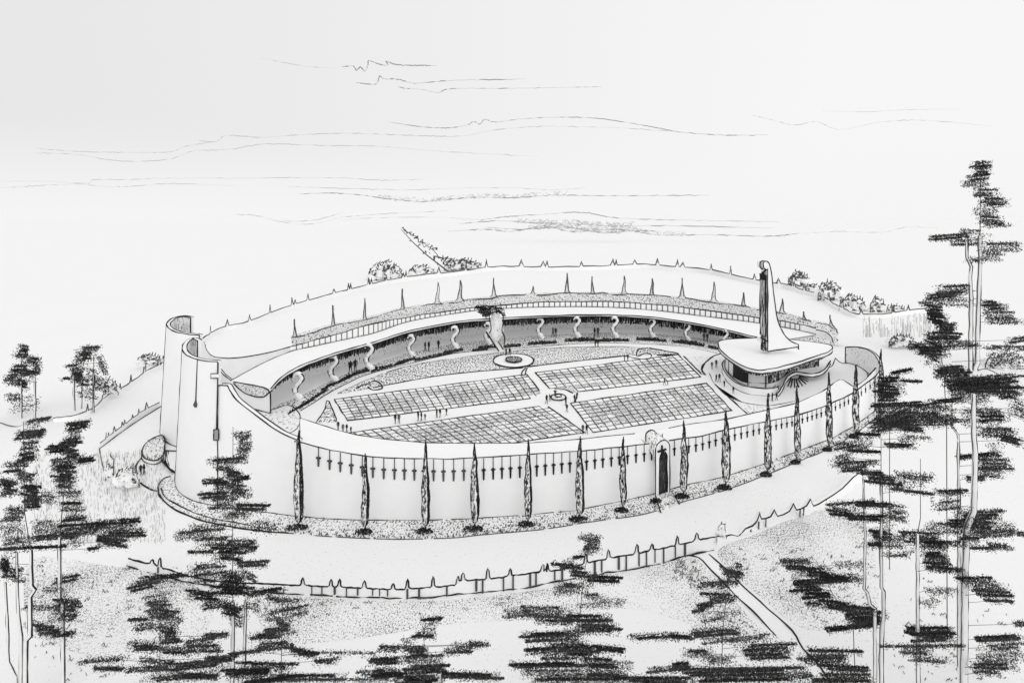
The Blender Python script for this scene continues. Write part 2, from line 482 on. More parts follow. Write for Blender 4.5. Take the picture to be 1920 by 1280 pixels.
# ================================================================== FRONT WALL (thick white ring)
OT = [(562, 828), (580, 833), (622, 844), (687, 855), (724, 858), (836, 860), (908, 857), (996, 851), (1090, 845), (1212, 832), (1250, 826), (1315, 817), (1371, 803), (1432, 791), (1492, 779), (1546, 762), (1599, 737), (1642, 705)]
IT = [(562, 783), (580, 789), (595, 794), (632, 806), (667, 815), (720, 823), (799, 830), (886, 831), (996, 830), (1090, 823), (1140, 817), (1213, 811), (1280, 797), (1367, 785), (1400, 777), (1437, 769), (1492, 756), (1546, 732), (1572, 711), (1581, 712), (1601, 726), (1620, 714), (1642, 690)]
wall = thing('memorial_wall', 'long curved white wall hung with a row of small dark crosses', 'wall', G(960, 967))
X = sorted(set([562, 565, 570, 580] + list(range(590, 1640, 8)) + [1642]))
def wall_pts(x):
    yb = interp(WB, x); yt = interp(OT, x); yi = interp(IT, x)
    b = G(x, yb); z = H - (yt - HY) * b.y / F
    return b, Vector((b.x, b.y, z)), G(x, yi, z), z
gate = (1229, 1256)
m = MB()
for lo, hi in ((562, 1642),):
    xx = [x for x in X if lo < x < hi]; xx = [lo] + xx + [hi]
    q = [wall_pts(x) for x in xx]
    b = [a[0] for a in q]; t = [a[1] for a in q]; i_ = [a[2] for a in q]; ib = [Vector((v.x, v.y, 0)) for v in i_]
    m.strip(b, t, PAPER); m.strip(t, i_, PAPER); m.strip(i_, ib, PAPER)
    m.face([b[0], t[0], i_[0], ib[0]], PAPER); m.face([b[-1], t[-1], i_[-1], ib[-1]], PAPER)
    m.ink(t, 2.0); m.ink([v + Vector((0, 0, .02)) for v in b], 1.7, gaps=.15)
    if lo < 600:
        m.ink([v for v, x in zip(i_, xx) if x < 1192], 2.1)
        m.ink([v for v, x in zip(i_, xx) if x > 1246], 2.1)
        m.ink([b[0], t[0]], 1.6); m.ink([t[0], i_[0]], 2)
    else:
        m.ink([v for v, x in zip(i_, xx) if x > 1262], 2.1)
        m.ink([t[-1], i_[-1]], 2)
m.build('wall_body', wall)
# crosses
x = 597.0
while x < 1640:
    b, t, _, z = wall_pts(x)
    skip = 1222 < x < 1262
    if not skip:
        k = b.y / F
        L = interp([(597, 36), (800, 41), (1000, 42), (1110, 36), (1300, 28), (1454, 19), (1640, 16)], x)
        d = Vector((b.x, b.y, 0)).normalized() * -0.06
        c = MB()
        wv = interp([(597, 1.6), (1640, 1.0)], x)
        dz = lambda f: t + d + Vector((0, 0, -L * k * f))
        c.tube([dz(.02), dz(.5)], .55 * k * wv, INK2, 4)
        c.tube([dz(.5), dz(.62), dz(1)], [1.5 * k * wv, 1.5 * k * wv, 1.1 * k * wv], INK2 if x < 900 else INK, 6)
        side = (wall_pts(x + 1)[0] - b).normalized()
        hw = 2.9 * k * wv
        c.tube([dz(.56) - side * hw, dz(.56) + side * hw], 1.0 * k * wv, INK, 5)
        c.build('cross', wall)
    x += interp([(597, 21.5), (700, 20), (1000, 16.5), (1200, 14.8), (1400, 11), (1600, 8)], x) * U(.93, 1.07)

# gate house through the wall
gt = thing('gate', 'arched dark doorway under a cross with a rounded vault cutting through the curved wall', 'gate', G(1241, 930))
b0, t0, i0, z0 = wall_pts(1229); b1, t1, i1, z1 = wall_pts(1256)
fw = G(1229, 934); fe = G(1256, 924)
m = MB()
zt = z0 + .1
fa = fw; fb = fe
ax = (fb - fa); wd = ax.length; ax.normalize()
bk = Vector((i0.x - fa.x, i0.y - fa.y, 0)).normalized()
depth = 1.6
def gp(u, v, z): return fa + ax * (u * wd) + bk * v + Vector((0, 0, z))
# front face with arched opening
o0, o1 = .26, .82
oh = 3.6
arch = [(o0, 0)] + [((o0 + o1) / 2 - (o1 - o0) / 2 * math.cos(a), oh + .75 * math.sin(a)) for a in [math.pi * i / 10 for i in range(11)]] + [(o1, 0)]
outer = [(0, 0), (0, zt - .6)] + [(.5 - .5 * math.cos(a), zt - .6 + .9 * math.sin(a)) for a in [math.pi * i / 10 for i in range(1, 10)]] + [(1, zt - .6), (1, 0)]
m.strip([gp(u, 0, z) for u, z in arch], [gp(outer[int(round(i * (len(outer) - 1) / (len(arch) - 1)))][0], 0, outer[int(round(i * (len(outer) - 1) / (len(arch) - 1)))][1]) for i in range(len(arch))], PAPER)
m.strip([gp(u, 0, z) for u, z in outer], [gp(u, depth, z) for u, z in outer], PAPER)
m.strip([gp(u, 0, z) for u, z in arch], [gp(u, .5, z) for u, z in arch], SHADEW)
m.ink([gp(u, -.02, z) for u, z in outer], 2.2); m.ink([gp(u, -.02, z) for u, z in arch], 2)
m.ink([gp(.5 - .5 * math.cos(1.5), v, zt + .3) for v in (0, depth)], 1.6)
m.build('gate_vault', gt)
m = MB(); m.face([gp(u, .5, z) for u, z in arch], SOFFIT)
for k in range(9):
    u = o0 + (k + .5) / 9 * (o1 - o0); m.tube([gp(u, .44, 0), gp(u, .44, oh + .3)], .035, INK2, 4)
m.build('door', gt)
m = MB(); cz = zt - .75
m.tube([gp(.45, -.1, cz - .75), gp(.45, -.1, cz + .6)], .1, INK, 6); m.tube([gp(.17, -.1, cz + .1), gp(.73, -.1, cz + .1)], .1, INK, 6); m.build('cross', gt)
# vault: from the stippled hood mouth over the wall top down to the gate front
Yh = (H - z0) * F / (829 - HY)
hp = [(1211, 828)] + [(1221 - 10 * math.cos(math.pi * i / 10), 816 - 10 * math.sin(math.pi * i / 10)) for i in range(11)] + [(1232, 836)]
pts = [P(x, y, Yh) for x, y in hp]
frt = [gp(0, -.03, zt - 1.6)] + [gp(.5 - .5 * math.cos(math.pi * i / 10), -.03, zt - .6 + .9 * math.sin(math.pi * i / 10)) for i in range(11)] + [gp(1, -.03, zt - 1.6)]
m.face([p + Vector((0, .03, 0)) for p in pts], WALLST) if False else None
m = MB()
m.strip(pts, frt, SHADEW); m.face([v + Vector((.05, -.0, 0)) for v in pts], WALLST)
m.ink(pts, 2.6); m.ink([pts[9], frt[9]], 1.8); m.ink([pts[-1], frt[-2]], 1.8)
m.ink([G(1188, 812, z0 + .02), G(1196, 816, z0 + .02), G(1204, 826, z0 + .02), G(1211, 832, z0 + .02)], 2.2)
m.build('vault_hood', gt)
m = MB()
for k in range(5):
    a = gp(.05, -.5 - k * .45, .02); c = gp(1.0, -.5 - k * .45, .02)
    m.box((a + c) / 2 - Vector((0, 0, .02)), wd * .9, .42, .3 - k * .055, STRIP, math.atan2(ax.y, ax.x))
m.ink([gp(1.05, -.2, .35), gp(1.6, -2.8, .05)], 2.2); m.ink([gp(.0, -.2, .35), gp(.35, -3, .05)], 2.2)
m.build('steps', gt)

# ================================================================== TOWERS
def shell(samples, t, mat_o, mat_i, mo, closed=False, w_=2.0, base_ink=True, ends=True, batter=None):
    """samples: list of (x, y, z) world plan point and top height; thin upstanding wall"""
    n = len(samples)
    P2 = [Vector((s_[0], s_[1])) for s_ in samples]
    Z = [s_[2] for s_ in samples]
    N = []
    for i in range(n):
        a = P2[max(0, i - 1)]; c = P2[min(n - 1, i + 1)]
        d = (c - a)
        if d.length < 1e-6: d = Vector((1, 0))
        d.normalize(); N.append(Vector((-d.y, d.x)))
    ot = [Vector((p.x, p.y, z)) for p, z in zip(P2, Z)]
    bt = batter or [0] * n
    ob = [Vector((p.x + b_, p.y, 0)) for p, b_ in zip(P2, bt)]
    it = [Vector((p.x + q.x * t, p.y + q.y * t, z)) for p, q, z in zip(P2, N, Z)]
    ib = [Vector((v.x + b_, v.y, 0)) for v, b_ in zip(it, bt)]
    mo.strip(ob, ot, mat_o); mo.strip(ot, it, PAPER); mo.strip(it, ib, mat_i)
    mo.face([ob[0], ot[0], it[0], ib[0]], PAPER); mo.face([ob[-1], ot[-1], it[-1], ib[-1]], PAPER)
    mo.ink(ot, w_); mo.ink(it, w_ * .9)
    if ends:
        mo.ink([it[0], ib[0]], w_ * .9); mo.ink([ot[-1], ob[-1]], w_ * .9)
    if base_ink: mo.ink([v + Vector((0, 0, .02)) for v in ob], w_ * .8)
    return ob, ot, it, ib

tA = thing('front_tower', 'tall white curled tower in front with two long dark pendants down its face', 'tower', G(345, 905))
rim = smooth([(378, 637), (366, 633), (352, 636), (343.5, 645), (342, 655), (349, 665), (365, 672), (385, 676), (408, 678)], .2)
zA = 13.8
sa = [G(p[0], p[1], zA) for p in rim]
sa = [(v.x, v.y, zA) for v in sa]
bt = [-.75 * max(0, min(1, (385 - p[0]) / 40)) for p in rim]
m = MB()
# shell() offsets to the left of travel: travelling back->left->front means left of travel is the outside, so offset negative
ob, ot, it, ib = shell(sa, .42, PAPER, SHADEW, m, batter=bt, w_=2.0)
k0 = min(range(len(ot)), key=lambda i: ot[i].x / ot[i].y)
m.ink([ot[k0], ob[k0]], 2.0)
m.build('tower_shell', tA)
# swoop down to the long wall
m = MB()
sw = smooth([(409, 722, 948), (420, 722, 950), (427, 724, 951), (433, 735, 952), (446, 752, 954), (477, 776, 958), (505, 797, 961), (527, 811, 964), (558, 825, 968), (562, 828, 968.3)], .25)
ss = []
for p in sw:
    b = G(p[0], p[2]); ss.append((b.x, b.y, H - (p[1] - HY) * b.y / F))
shell(ss, .5, PAPER, PAPER, m, w_=2.3, ends=False)
m.build('curved_parapet', tA)
def pendant(x, y0, y1, kind, name):
    c = MB()
    Yp = interp([(342, sa[k0][1]), (365, G(365, 672, zA).y), (408, G(408, 678, zA).y)], x) - .12
    wp = 3.4 if kind == 'drop' else 2.2
    c.tube([P(x + 2, y0, Yp), P(x - 1.5, y1 - 12, Yp)], wp * Yp / F / 2, INK2, 5)
    c.tube([P(x + 2 + wp * .4, y0, Yp - .03), P(x - 1.5 + wp * .4, y1 - 12, Yp - .03)], .45 * Yp / F, INK, 4)
    if kind == 'drop':
        q = [P(x - 1.5 + dx, y, Yp) for dx, y in ((0, y1 - 14), (0, y1 - 10), (0, y1 - 5), (0, y1))]
        c.tube(q, [1.5 * Yp / F, 3 * Yp / F, 5 * Yp / F, 2.5 * Yp / F], INK2, 8)
    else:
        c.box(P(x - 2, y1, Yp), 9 * Yp / F, .12, 20 * Yp / F, PENCIL)
        c.ink([P(x + 2.5, y1, Yp - .08), P(x + 2.5, y1 - 20, Yp - .08), P(x - 6.5, y1 - 20, Yp - .08), P(x - 6.5, y1, Yp - .08), P(x + 2.5, y1, Yp - .08)], 2)
    return c.build(name, tA)
pendant(369, 673, 763, 'drop', 'pendant')
pendant(407, 680, 825, 'box', 'pendant')
m = MB(); Yc = G(408, 678, zA).y - .2; k = Yc / F
m.box(P(402, 709, Yc), 15 * k, .15, 9 * k, PAPER); q = [P(409, 709, Yc - .1), P(395, 709, Yc - .1), P(395, 700, Yc - .1), P(409, 700, Yc - .1)]
m.ink(q, 2.4); m.build('cross_arm', tA)

tB = thing('rear_tower', 'tallest white curled tower, standing behind the front one', 'tower', G(312, 812))
rim = smooth([(363, 594), (345, 592.5), (325, 596), (314, 604), (312.5, 611), (320, 618), (333, 623), (352, 626), (374, 628)], .2)
zB = 13.7
sb = [G(p[0], p[1], zB) for p in rim]
m = MB()
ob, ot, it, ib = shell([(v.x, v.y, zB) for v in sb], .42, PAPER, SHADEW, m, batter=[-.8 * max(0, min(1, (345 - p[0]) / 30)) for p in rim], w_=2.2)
k0 = min(range(len(ot)), key=lambda i: ot[i].x / ot[i].y)
m.ink([ot[k0], ob[k0]], 2.0)
m.build('tower_shell', tB)

# steps and round planters between and beside the towers
def planter(name, label, pts, z, mat, w_=2.2):
    q = [G(p[0], p[1], z) for p in smooth(pts, .25, True)]
    m = MB(); m.prism(q, 0, z, mat, PAPER)
    m.ink([v + Vector((0, 0, .02)) for v in q + q[:1]], w_)
    m.ink([Vector((v.x, v.y, .02)) for v in q + q[:1]], w_)
    for i in range(0, 60):
        a = random.choice(q); c = random.choice(q); p = a.lerp(c, U(0, 1)); kk = p.y / F
        m.tube([p, p + Vector((U(-.1, .1), 0, U(2, 5) * kk))], .5 * kk, INK2, 3)
    o = m.build(name); o['label'] = label; o['category'] = 'planter'; return o
planter('round_planter', 'small rounded stippled planter at the foot of the rear tower', [(307, 818), (290, 820), (272, 832), (266, 848), (272, 859), (290, 863), (303, 857), (308, 845)], .45, STRIP, 2.6)
m = MB()
for k in range(6):
    f = k / 5
    pts = smooth([(303 + f * 16, 846 + f * 0), (304 + f * 17, 862 + f * 4), (313 + f * 13, 876 + f * 4), (324 + f * 6, 885)], .25)
    m.ink([G(p[0], p[1], .25 - k * .03) for p in pts], 2)
q = [G(x, y) for x, y in ((303, 846), (305, 866), (313, 878), (326, 888), (334, 880), (332, 846))]
m.prism(q, 0, .2, PAPER); m.ink([G(304, 844, .3), G(330, 845, .3)], 3)
o = m.build('steps'); o['label'] = 'curved steps squeezed between the two curled towers'; o['category'] = 'steps'
m = MB()
pts = smooth([(266, 858), (256, 870), (255, 888), (264, 905), (285, 918), (297, 920)], .2)
m.ink([G(p[0], p[1], .03) for p in pts], 3); m.build('forecourt_edge', kind='structure')

# ================================================================== BACK GALLERY
RG = [((507, 775, 728), (433, 713)), ((530, 762, 705), (499, 678)), ((564, 750, 685), (549, 658)), ((608, 727, 668), (590, 649)), ((656, 706, 653), (645, 637)),
      ((700, 691, 641), (700, 625)), ((767, 669, 620), (767, 603)), ((855, 651, 603), (860, 587)), ((912, 645, 598), (921, 580)), ((1020, 636, 592), (1020, 576)),
      ((1129, 631, 590), (1129, 576)), ((1217, 633, 594), (1225, 582)), ((1304, 641, 606), (1326, 594)), ((1370, 652, 620), (1422, 606)), ((1414, 662, 631), (1490, 618)), ((1450, 672, 640), (1530, 627))]
gal = thing('gallery', 'long curved open gallery with white roof and wavy columns behind the court', 'gallery', G(960, 645))
ed = smooth([(a[0], a[1], a[2]) for a, b in RG], .12)
bk_ = smooth([b for a, b in RG], .12)
E = []; B = []
for e, b in zip(ed, bk_):
    f = G(e[0], e[1]); z = H - (e[2] - HY) * f.y / F
    E.append(Vector((f.x, f.y, z))); B.append(G(b[0], b[1], z))
th = .42
m = MB()
Ed = [v - Vector((0, 0, th)) for v in E]; Bd = [v - Vector((0, 0, th)) for v in B]
m.strip(E, B, PAPER); m.strip(Ed, Bd, PAPER); m.strip(E, Ed, PAPER); m.strip(B, Bd, PAPER)
m.face([E[0], B[0], Bd[0], Ed[0]], PAPER)
m.ink(E, 2.0); m.ink(Ed, 2.2); m.ink([v + Vector((0, 0, .03)) for v in B], 1.7)
m.build('roof', gal)
m = MB()
bb = [Vector((v.x, v.y, 0)) for v in B]
m.strip(bb, [v - Vector((0, 0, 1.7)) for v in Bd], WALLST); m.face([bb[0], Bd[0], Ed[0], Vector((E[0].x, E[0].y, 0))], PAPER)  # wall top lowered, unseen gap under the roof added to let light in
m.ink([Vector((E[0].x, E[0].y, 0)), Ed[0]], 2.6)
m.build('back_wall', gal)
# shade under the roof, put in as a dark strip and strokes behind the edge
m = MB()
shade_top = []
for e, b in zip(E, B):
    p = e.lerp(b, .16); shade_top.append(Vector((p.x, p.y, e.z - th - .01)))
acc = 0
dn = [v - Vector((0, 0, 14 * v.y / F)) for v in shade_top]
m.strip([v + Vector((0, .12, 0)) for v in shade_top], [v + Vector((0, .12, 0)) for v in dn], SOFFIT)
for a, b in zip(shade_top, shade_top[1:]):
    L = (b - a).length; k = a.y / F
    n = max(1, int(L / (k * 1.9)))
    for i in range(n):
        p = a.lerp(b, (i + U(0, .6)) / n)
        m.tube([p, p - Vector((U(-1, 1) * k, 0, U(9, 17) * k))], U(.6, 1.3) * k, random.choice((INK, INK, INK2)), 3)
m.build('shade_band', gal)
# planting bed along the foot of the gallery
PE = [(507, 800), (564, 768), (608, 741), (656, 714), (680, 703), (700, 698), (767, 680), (855, 661), (933, 655), (1020, 648), (1096, 643), (1129, 641), (1217, 643), (1304, 651), (1370, 663), (1414, 672)]
m = MB()
xs_ = list(range(512, 1400, 12))
ft = [(a[0], a[1]) for a, b in RG]
fr = [G(x, interp(PE, x)) + Vector((0, 0, .01)) for x in xs_]; bkk = [G(x, interp(ft, x) - 8) + Vector((0, 0, .01)) for x in xs_]
m.strip(fr, bkk, LAWN)
m.build('gallery_border', kind='structure')
clumps = [(560, 763), (600, 738), (640, 712), (672, 698), (715, 690), (745, 682), (795, 671), (830, 664), (900, 655), (917, 650), (960, 648), (1006, 643), (1030, 642), (1078, 637), (1100, 637), (1148, 637), (1165, 637), (1218, 636), (1235, 637), (1290, 641), (1305, 645), (1342, 652), (575, 755), (618, 722), (655, 706), (690, 694), (760, 676), (850, 658), (1090, 636), (1210, 636), (1130, 638), (1275, 641)]
for i, (x, y) in enumerate(clumps):
    m = MB(); wpx = interp([(560, 17), (900, 17), (1350, 16)], x) * U(.8, 1.15)
    sl = (interp(PE, x + 10) - interp(PE, x - 10)) / 20
    c = G(x, y); kk = c.y / F
    m.tube([G(x - wpx, y + 2 - sl * wpx), G(x + wpx, y + 2 + sl * wpx)], 1.2 * kk, LEAFD, 5)
    for j in range(110):
        dx = U(-1, 1) * wpx
        g_ = G(x + dx, y + 3 + sl * dx - 3 * R() * R(), 0)
        m.fleck(g_ + Vector((0, 0, U(0, 4.5) * kk)), 2.6 * kk, LEAFD if R() < .6 else LEAFM, 1.5)
    o = m.build('flower_clump', group='dark flower clumps along the gallery foot')
    o['label'] = 'dark low flower clump lining the foot of the curved gallery'; o['category'] = 'flower clump'
# wavy columns
colx = [(558, 700, 752), (624, 668, 716), (691, 646, 694), (770, 629, 668), (852, 613, 653), (914, 606, 645), (1012, 597, 634), (1081, 595, 632), (1152, 595, 632), (1222, 598, 632), (1288, 606, 638), (1360, 620, 650)]
for x, yt, yb in colx:
    f = G(x, yb); k = f.y / F
    Lh = (yb - yt)
    m = MB()
    c = MB()
    sc_ = Lh / 48
    line = [(-6, 7), (-7, 3), (-2, 0), (4, 1), (7.5, 7), (5, 14), (-1, 20), (-4, 28), (-1, 36), (4, 42), (7, 48)]
    q = [P(x + a * sc_, yt + b * sc_, f.y - .25) for a, b in smooth(line, .25)]
    m.tube(q, [k * sc_ * (1.3 + 2.4 * min(1, i / len(q) * 4) + 3.6 * max(0, i / len(q) - .6) * 2) for i in range(len(q))], PAPER, 8)
    m.ink([v + Vector((4.2 * k * sc_, -.1, 0)) for v in q[len(q) // 4:]], 2.5)
    m.ink([v + Vector((-2.0 * k * sc_, -.1, 0)) for v in q[: len(q) // 3]], 2.2)
    m.ink([v + Vector((-4.6 * k * sc_, -.1, 0)) for v in q[2 * len(q) // 3:]], 1.8)
    m.build('column', gal)
# balustrade along the back of the roof
BT = [(433, 700), (499, 661), (547, 649), (630, 627), (696, 607), (789, 590), (899, 575), (964, 570), (1020, 566), (1151, 565), (1261, 573), (1348, 585), (1425, 596), (1464, 601), (1519, 612), (1547, 621), (1558, 630)]
bal = MB()
i0_ = min(range(len(bk_)), key=lambda i: abs(bk_[i][0] - 545))
tp = []; bs = []
for p, v in list(zip(bk_, B))[i0_:]:
    zt_ = H - (interp(BT, p[0]) - HY) * v.y / F
    tp.append(Vector((v.x, v.y + .15, zt_))); bs.append(Vector((v.x, v.y + .15, v.z)))
bal.strip([v + Vector((0, 0, .0)) for v in bs], tp, PAPER)
bal.strip(tp, [v + Vector((0, .35, 0)) for v in tp], PAPER)
bal.ink(tp, 1.9)
balo = bal.build('balustrade', gal)
cnt = 0; d = 0
for (a, b, a2, b2) in zip(tp, tp[1:], bs, bs[1:]):
    k = a.y / F; L = (b - a).length / k
    n0 = d; d += L
    sp_ = interp([(545, 13.5), (800, 11), (1500, 9)], 960 + a.x / a.y * F)
    while d > sp_ and cnt < 98:
        d -= sp_
        t = max(0, min(1, 1 - d / max(L, .01)))
        p, q = a.lerp(b, t), a2.lerp(b2, t)
        mm = MB(); mm.tube([q + Vector((0, -.08, 0)), p + Vector((0, -.08, 0))], .85 * k, INK2, 4)
        o = mm.build('baluster', gal); o.parent = balo; cnt += 1
balo['_w'] = gal['_w']
# right hand curl of the balustrade down to the chapel
m = MB(); q = [G(x, y, 4.4) for x, y in smooth([(1530, 618), (1547, 622), (1558, 630), (1562, 643)], .25)]
m.strip([Vector((v.x, v.y, 3.2)) for v in q], q, PAPER); m.ink(q, 2); m.build('end_parapet', gal)

# high parapet linking tower and gallery
m = MB()
sw = smooth([(383, 641, 61), (387, 655, 70), (395, 665, 82), (409, 670, 88), (444, 671, 89), (499, 662, 89.5), (545, 650, 90)], .2)
ss = [(P(p[0], p[1], p[2]).x, p[2], P(p[0], p[1], p[2]).z) for p in sw]
shell(ss, .3, PAPER, PAPER, m, w_=1.5, base_ink=False, ends=False)
o = m.build('link_parapet', gal)
# low end wall running to the tower and the planted bowl set in the gable end
m = MB()
sw = smooth([(411, 744, 693), (420, 750, 703), (433, 758, 713)], .2)
ss = []
for p in sw:
    b = G(p[0], p[1]); ss.append((b.x, b.y, H - (p[2] - HY) * b.y / F))
shell(ss, .3, PAPER, PAPER, m, w_=2.0, ends=False)
m.build('end_wall', gal)
def onplane(x, y, a, b, off=.06):
    dx = (x - 960) / F
    d = b - a
    # solve a + t d on the ray (dx*Y, Y)
    t = (a.x - dx * a.y) / (dx * d.y - d.x)
    p = a + d * t
    return Vector((p.x * (1 - off / p.y), p.y - off, H - (y - HY) * p.y / F))
m = MB()
q = [onplane(p[0], p[1], B[0], E[0]) for p in smooth([(438, 716), (460, 719), (488, 724), (502, 730), (504, 735), (497, 742), (484, 744), (462, 738), (447, 727)], .25, True)]
m.face(q, STRIP); m.ink(q + q[:1], 2.4)
for p in q[::3]: pass
m.build('planting_bowl', gal)
m = MB(); m.ink([onplane(x, y, B[0], E[0]) for x, y in ((434, 756), (460, 763), (485, 769), (506, 774))], 2.0); m.build('plinth_line', gal)

# hedge behind the gallery and its small cypresses
HB = [(547, 634), (580, 624), (620, 612), (680, 600), (754, 580), (820, 570), (864, 564), (927, 557), (997, 552), (1096, 550), (1151, 551), (1217, 554), (1326, 564), (1392, 575), (1425, 580), (1468, 587), (1514, 601), (1556, 611), (1572, 624)]
m = MB()
L = smooth(HB, .12); top = []; bot = []
for p in L:
    Yb = interp([(547, 93), (700, 108), (860, 128), (1020, 137), (1225, 137), (1422, 122), (1572, 112)], p[0])
    v = P(p[0], p[1], Yb); top.append(v); bot.append(Vector((v.x, v.y, 0)))
far = [v + Vector((v.x, v.y, 0)).normalized() * 2.5 for v in top]
m.strip(bot, top, HEDGE); m.strip(top, far, HEDGE); m.strip(far, [Vector((v.x, v.y, 0)) for v in far], HEDGE)
m.ink(top, 1.9, INK2, jit=1.4, gaps=.1)
o = m.build('gallery_hedge'); o['label'] = 'stippled hedge following the back of the curved gallery roof'; o['category'] = 'hedge'

ords = ['first', 'second', 'third', 'fourth', 'fifth', 'sixth', 'seventh', 'eighth', 'ninth', 'tenth', 'eleventh', 'twelfth', 'thirteenth', 'fourteenth', 'fifteenth', 'sixteenth', 'seventeenth', 'eighteenth', 'nineteenth', 'twentieth']
spires = [(553, 598, 632), (625, 572, 611), (684, 559, 600), (755, 541, 580), (820, 529, 569), (862, 525, 563), (926, 521, 557), (999, 536, 552), (1063, 512, 550), (1111, 518, 551), (1170, 517, 551), (1222, 522, 554), (1279, 521, 558), (1338, 528, 565), (1394, 548, 575), (1466, 560, 588), (1508, 584, 602), (1558, 590, 613)]
for i, (x, yt, yb) in enumerate(spires):
    Yb = interp([(547, 93), (700, 108), (860, 128), (1020, 137), (1225, 137), (1422, 122), (1572, 112)], x) + 1.2
    k = Yb / F; hh = yb - yt
    root = thing('background_cypress', 'thin pale cypress behind the gallery, %s spire counting from the left tower' % ords[i], 'tree', (P(x, yb, Yb).x, Yb, 0), 'small cypresses rising behind the gallery')
    m = MB()
    wv = U(2.0, 3.6)
    m.tube([P(x, yb + 6, Yb), P(x, yb - hh * .2, Yb), P(x + U(-1, 1), yb - hh * .6, Yb), P(x + U(-1, 1), yt, Yb)], [wv * k, wv * .9 * k, wv * .45 * k, .5 * k], BUSHM, 7)
    sgn = random.choice((-1, 1)); lean = U(-3, 3)
    m.ink([P(x - wv * 2.6, yb + 2, Yb - .4), P(x - wv * 1.2, yb - 3, Yb - .4), P(x - wv * .8, yb - hh * .35, Yb - .4), P(x - .6 + lean * .4, yb - hh * .65, Yb - .4), P(x + lean * .5, yt, Yb - .4)], 1.7, INK2)
    m.ink([P(x + lean * .5, yt, Yb - .4), P(x + 1 + lean, yb - hh * .7, Yb - .4), P(x + wv * .8, yb - hh * .3, Yb - .4), P(x + wv * 1.1, yb - 4, Yb - .4), P(x + wv * 2.6, yb + 1, Yb - .4)], 2.1, INK2)
    m.build('crown', root)
    m = MB(); m.tube([(P(x, yb, Yb).x, Yb, 0), P(x, yb, Yb)], 1.2 * k, BARK, 5); m.build('trunk', root)

# ================================================================== CHAPEL
CR = [(1347, 644), (1353, 638), (1387, 635), (1440, 634), (1497, 638), (1550, 645), (1561, 651), (1552, 660), (1519, 671), (1475, 685), (1442, 692), (1420, 693), (1398, 688), (1372, 673), (1352, 657)]
ch = thing('chapel', 'round white chapel with a broad flat canopy roof at the right of the court', 'chapel', G(1430, 720))
zc = 4.2
q = [G(p[0], p[1], zc) for p in smooth(CR, .2, True)]
m = MB(); m.prism(q, zc - .55, zc, PAPER)
m.ink(q + q[:1], 2.2); q2 = [v - Vector((0, 0, .55)) for v in q]; m.ink(q2 + q2[:1], 2.4)
c_ = sum(q, Vector((0, 0, 0))) / len(q)
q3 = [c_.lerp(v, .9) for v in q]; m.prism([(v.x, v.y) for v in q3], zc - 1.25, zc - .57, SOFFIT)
m.build('canopy', ch)
DR = [(1362, 700), (1370, 712), (1385, 722), (1403, 727), (1437, 729), (1458, 724), (1478, 710), (1505, 701), (1535, 695), (1500, 686), (1440, 682), (1390, 684)]
dd = [G(p[0], p[1]) for p in smooth(DR, .25, True)]
m = MB(); m.strip(dd + dd[:1], [v + Vector((0, 0, zc - 1.2)) for v in dd + dd[:1]], PAPER)
m.ink([v + Vector((0, 0, .9)) for v in dd[:24]], 1.6)
m.build('drum_wall', ch)
def on(pts, x0, x1, off=-.08):
    r = [v for v in pts if x0 <= 960 + v.x / v.y * F <= x1 and v.y < 95.5]
    return [v + Vector((0, off, 0)) for v in sorted(r, key=lambda v: v.x / v.y)]
D2 = [G(p[0], p[1]) for p in smooth(DR, .05, True)]
for (xa, xb, mt, nm) in ((1374, 1402, DARK, 'window'), (1440, 1456, SOFFIT, 'window'), (1459, 1495, SOFFIT, 'window'), (1498, 1534, SOFFIT, 'window')):
    a = on(D2, xa, xb)
    m = MB(); m.strip([v + Vector((0, 0, .9)) for v in a], [v + Vector((0, 0, 3.0)) for v in a], mt)
    m.ink([a[0] + Vector((0, 0, .9)), a[0] + Vector((0, 0, 3))], 1.8); m.ink([a[-1] + Vector((0, 0, .9)), a[-1] + Vector((0, 0, 3))], 1.8)
    m.build(nm, ch)
for xa in (1364, 1367, 1403, 1437):
    a = on(D2, xa - 1.5, xa + 1.5)
    if a:
        m = MB(); m.ink([a[0] + Vector((0, -.05, .1)), a[0] + Vector((0, -.05, 3))], 1.9); m.build('mullion', ch)
m = MB()
pp = smooth([(1362, 683), (1355, 690), (1355, 700), (1361, 712), (1371, 723), (1385, 732), (1404, 739), (1437, 742), (1452, 740), (1459, 737)], .2)
ss = [(G(*p).x, G(*p).y, 1.1) for p in pp]
shell(ss, .35, PAPER, PAPER, m, w_=2.0); m.build('podium_parapet', ch)
m = MB()
rb = smooth([(1459, 736, .6), (1466, 726, .8), (1472, 713, 1.1), (1480, 703, 1.4), (1492, 697, 1.5), (1508, 699, 1.5), (1524, 700, 1.5), (1540, 696, 1.5), (1551, 687, 1.5), (1557, 676, 1.5)], .2)
ss = [tuple(G(p[0], p[1], p[2])) for p in rb]
ob_ = [Vector(s_) for s_ in ss]; lo_ = [v - Vector((0, 0, .55)) for v in ob_]; bo_ = [v + Vector((.3, .8, 0)) for v in ob_]
m.strip(ob_, lo_, PAPER); m.strip(ob_, bo_, PAPER); m.strip(lo_, [v + Vector((.3, .8, 0)) for v in lo_], PAPER)
m.ink(ob_, 2.2); m.ink(lo_, 2.2); m.build('curved_ramp', ch)

